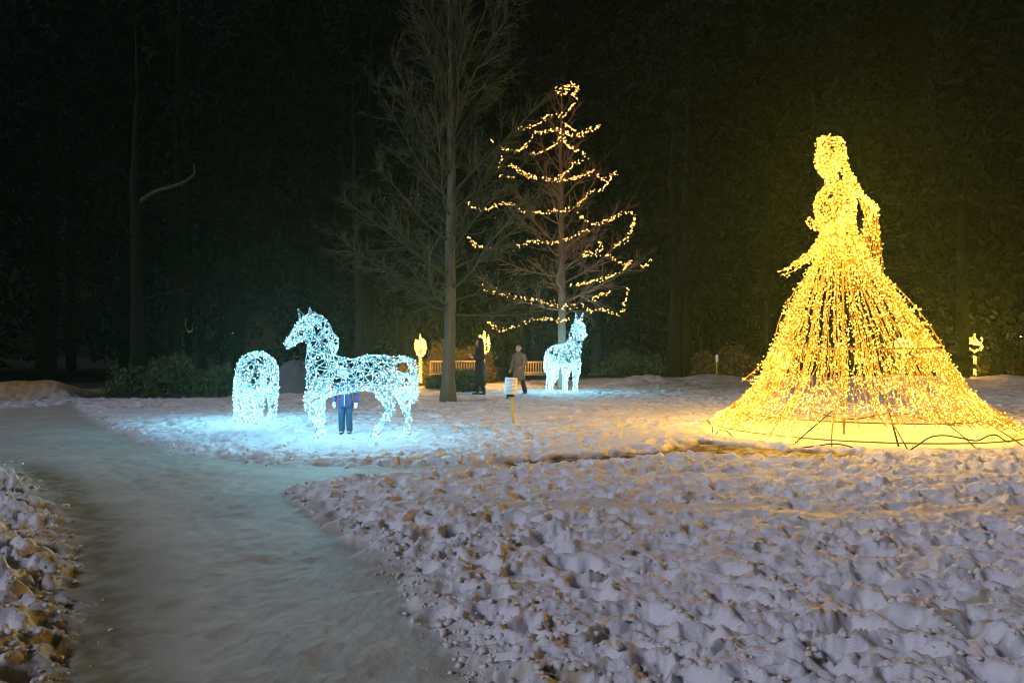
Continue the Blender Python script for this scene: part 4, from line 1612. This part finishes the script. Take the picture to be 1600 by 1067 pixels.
    hb.loft(W([(0, hy + .012, 1.56), (0, hy + .016, 1.62), (0, hy + .008, 1.68), (0, hy, 1.712)]), np.array([.068, .084, .080, .05]) * k * hs, np.array([.065, .085, .088, .055]) * k * hs, S, 14)
    if clothes.get('bun'):
        hb.ball(W([(0, hy + .115, 1.63)])[0], .045 * k)
    if clothes.get('hood'):
        hb.loft(W([(0, hy + .04, 1.44), (0, hy + .03, 1.52), (0, hy + .02, 1.62), (0, hy + .01, 1.70), (0, hy, 1.745)]), np.array([.12, .115, .105, .09, .05]) * k, np.array([.10, .115, .115, .10, .06]) * k, S, 14)
    V, E, T = remesh(hb, 0.012 * k, 0.7, 2)
    # keep the face clear
    loc_ = (V - np.array(loc)) / k
    yy = -loc_[:, 0] * math.sin(heading) + loc_[:, 1] * math.cos(heading)
    inside = (yy < hy - .055) & (loc_[:, 2] < 1.655)
    T = T[~inside[T].any(1)]
    hm_ = MB()
    hm_.add(V, T)
    hm_.build('hood' if clothes.get('hood') else ('hat' if clothes.get('hat') else 'hair'), hairc, root, smooth=True)
    # coat
    c = MB()
    torso(c, 0.028, 1.46, 0.90)
    hem = clothes['hem']
    n = 6
    z = np.linspace(1.0, hem, n)
    fl = clothes.get('flare', 0.05)
    c.loft(W(np.stack([0 * z, -ln * (z - .9) * 0.4, z], 1)), (np.linspace(.185, .185 + fl, n)) * k, (np.linspace(.145, .145 + fl, n)) * k, S, 18)
    for s in (0, 1):
        ar = [np.array(q, float) for q in pose['arms'][s]]
        ar[-1] = ar[-2] + (ar[-1] - ar[-2]) * 0.96
        limb(c, ar, [.078, .064, .052])
    if not clothes.get('hood'):
        c.loft(W([(0, hy * .9 + .01, 1.44), (0, hy * .95 + .005, 1.50)]), .078 * k, .078 * k, S, 14)
    finish(c, clothes.get('coat_name', 'coat'), clothes['coat'], 0.013 * k, 0.6)
    # trousers, boots
    for s in (0, 1):
        lg = pose['legs'][s]
        tb = MB()
        limb(tb, lg, clothes.get('leg_r', [.10, .075, .062]), 0.0)
        finish(tb, 'trouser_leg', clothes['pants'], 0.013 * k, 0.5)
        f = np.array(lg[-1])
        bb = MB()
        bb.loft(W([f + (0, .01, .06), f + (0, .01, -.02), f + (0, .01, -.075)]), .056 * k, .06 * k, S, 12)
        bb.loft(W([f + (0, .05, -.06), f + (0, -.06, -.062), f + (0, -.16, -.072)]), np.array([.05, .054, .044]) * k, np.array([.04, .038, .026]) * k, S, 12)
        finish(bb, 'boot', M['boot'], 0.012 * k, 0.6)
        if clothes.get('mittens'):
            ar = pose['arms'][s]
            w, e = np.array(ar[-1]), np.array(ar[-2])
            dr = (w - e) / np.linalg.norm(w - e)
            mm = MB()
            mm.loft(W([w - dr * .03, w + dr * .03, w + dr * .10, w + dr * .14]), np.array([.045, .052, .052, .03]) * k, np.array([.038, .04, .038, .025]) * k, S, 12)
            mm.loft(W([w + dr * .03 + (0, -.03, 0), w + dr * .075 + (0, -.065, 0)]), .022 * k, .022 * k, S, 8)
            finish(mm, 'mitten', M['mitten'], 0.011 * k, 0.6)
    return root, W


stand = [[(-.09, 0, .90), (-.10, -.02, .49), (-.10, .01, .09)], [(.09, 0, .90), (.10, -.02, .49), (.11, .01, .09)]]
# child behind the big horse
x, y = (540 - 800) / F * 13.35, 13.35
pr, W = person((x, y, gz(x, y)), R(4), 1.12, 'small child in purple jacket, blue snow trousers and white mittens behind the horse of lights',
               {'legs': stand, 'arms': [[(-.19, 0, 1.36), (-.30, .03, 1.08), (-.29, -.05, .86)], [(.19, 0, 1.36), (.30, .03, 1.08), (.29, -.05, .84)]], 'head': 1.22},
               {'coat': M['jacket_purple'], 'pants': M['pants_blue'], 'hem': .76, 'flare': .03, 'mittens': True, 'hat': True, 'coat_name': 'jacket', 'leg_r': [.115, .092, .085]}, M['hat_blue'])
zb = MB()
zb.loft(W([(0, -.19, .78), (0, -.185, .95), (0, -.165, 1.2), (0, -.14, 1.38)]), .011, .006, (1, 0, 0), 6)
zb.build('zip', M['zip'], pr)

# the adult in the long dark coat, facing left
x, y = (750 - 800) / F * 25.2, 25.2
pr, W = person((x, y, gz(x, y)), R(-68), 1.86, 'person in a long dark hooded coat standing before the right-hand bench lamp',
               {'legs': [[(-.09, 0, .90), (-.09, -.05, .49), (-.10, -.06, .09)], [(.09, 0, .90), (.09, .03, .49), (.10, .08, .09)]],
                'arms': [[(-.19, 0, 1.38), (-.25, .0, 1.10), (-.10, -.24, 1.20)], [(.19, 0, 1.38), (.25, .02, 1.10), (.12, -.24, 1.16)]], 'lean': .02},
               {'coat': M['coat_dark'], 'pants': M['trousers_dark'], 'hem': .36, 'flare': .05, 'hood': True}, M['coat_dark'])
fb = MB()
th = np.linspace(0.35, 2 * math.pi - .35, 24)
fb.tube(W(np.stack([.105 * np.sin(th), -.085 + 0 * th, 1.62 - .125 * np.cos(th + math.pi) * -1], 1)), .016, 6)
fb.build('hood_trim', M['fur'], pr)

# the adult in the taupe coat, walking left
x, y = (811 - 800) / F * 24.6, 24.6
pr, W = person((x, y, gz(x, y)), R(-40), 1.62, 'person in a taupe winter coat and dark trousers behind the small notice board',
               {'legs': [[(-.09, 0, .90), (-.09, -.10, .49), (-.10, -.18, .09)], [(.09, 0, .90), (.10, .06, .49), (.11, .20, .10)]],
                'arms': [[(-.19, 0, 1.38), (-.27, -.02, 1.10), (-.24, -.16, .88)], [(.19, 0, 1.38), (.28, .05, 1.11), (.20, -.12, .98)]], 'lean': .05},
               {'coat': M['coat_taupe'], 'pants': M['trousers_dark'], 'hem': .58, 'flare': .05, 'bun': True, 'leg_r': [.10, .078, .085]}, M['hair_ash'])


# ------------------------------------------------------------------ distant lights beyond the wood edge
def street_lamp(px, py, d, r, label):
    p = P(px, py, d)
    t = thing('street_lamp', label, 'lamp', (p[0], p[1], -0.1), 'far lamps among the trees')
    mb = MB()
    mb.tube(np.array([[p[0], p[1], -.2], [p[0], p[1], p[2] - r]]), 0.05, 6)
    mb.build('pole', M['black_steel'], t)
    mb = MB()
    mb.ball(p, r, 8, 6)
    mb.build('globe', M['lamp_cool'], t)
    mb = MB()
    mb.tube(np.array([p + (0, 0, r * .8), p + (0, 0, r * 1.3)]), [r * 1.2, r * .3], 8)
    mb.build('cap', M['black_steel'], t)


street_lamp(1198, 465, 42, 0.075, 'tiny far white lamp high in the dark, left of the gown')
street_lamp(1508, 512, 41.5, 0.075, 'tiny far white lamp just above the lone right candelabrum')
street_lamp(1596, 527, 41.5, 0.08, 'tiny far white lamp at the right edge of the picture')
street_lamp(350, 496, 41.5, 0.05, 'tiny far white lamp above the grazing horse')

# oval hanging light frame, far left
p = P(295, 508, 40)
t = thing('oval_light_frame', 'small far oval outline of dim amber light hanging in the wood at the left', 'lamp', (p[0], p[1], p[2]))
a = np.linspace(0, 2 * math.pi, 33)
ring = np.stack([p[0] + 0.19 * np.cos(a) + 0.06 * np.sin(a), p[1] + 0 * a, p[2] - 0.38 * np.sin(a)], 1)
mb = MB()
mb.tube(ring, 0.014, 5, cap=False)
mb.build('frame', M['gold_steel'], t)
mb = MB()
mb.tube(np.array([p + (0, 0, .36), p + (-.1, 0, 4.5)]), 0.008, 4)
mb.build('hanger', M['black_steel'], t)
bulbs(ring[::1] + rng.normal(scale=.01, size=ring.shape), 0.014, 'bulbs', glow('led_dim', (1.0, .62, .3), 1.2), t)

# hut with two lit windows behind the wood edge
hx = (372 - 800) / F * 41.5
hut = thing('hut', 'dark far hut with two small pale lit windows above the grazing horse', 'hut', (hx, 42.5, 0))
mb = MB()
mb.box((hx, 43.0, 1.6), (3.0, 2.2, 3.4))
mb.build('wall', M['house_wall'], hut)
mb = MB()
mb.add([[hx - 1.7, 41.7, 3.25], [hx + 1.7, 41.7, 3.25], [hx + 1.7, 44.3, 3.25], [hx - 1.7, 44.3, 3.25], [hx - 1.7, 43.0, 4.3], [hx + 1.7, 43.0, 4.3]],
       [[0, 4, 3], [1, 2, 5]], [[0, 1, 5, 4], [2, 3, 4, 5], [0, 3, 2, 1]])
mb.build('roof', M['roof'], hut)
for q, px in enumerate((365, 372)):
    c = P(px, 521.5, 41.86)
    mb = MB()
    for dx, dz, sx, sz in ((-.13, 0, .03, .22), (.13, 0, .03, .22), (0, .095, .23, .03), (0, -.095, .23, .03)):
        mb.box(c + np.array([dx, 0.0, dz]), (sx, 0.06, sz))
    f = mb.build('window', M['black_steel'], hut)
    mb = MB()
    mb.box(c + np.array([0, 0.012, 0]), (.228, .02, .158))
    mb.build('pane', M['window_lit'], f)
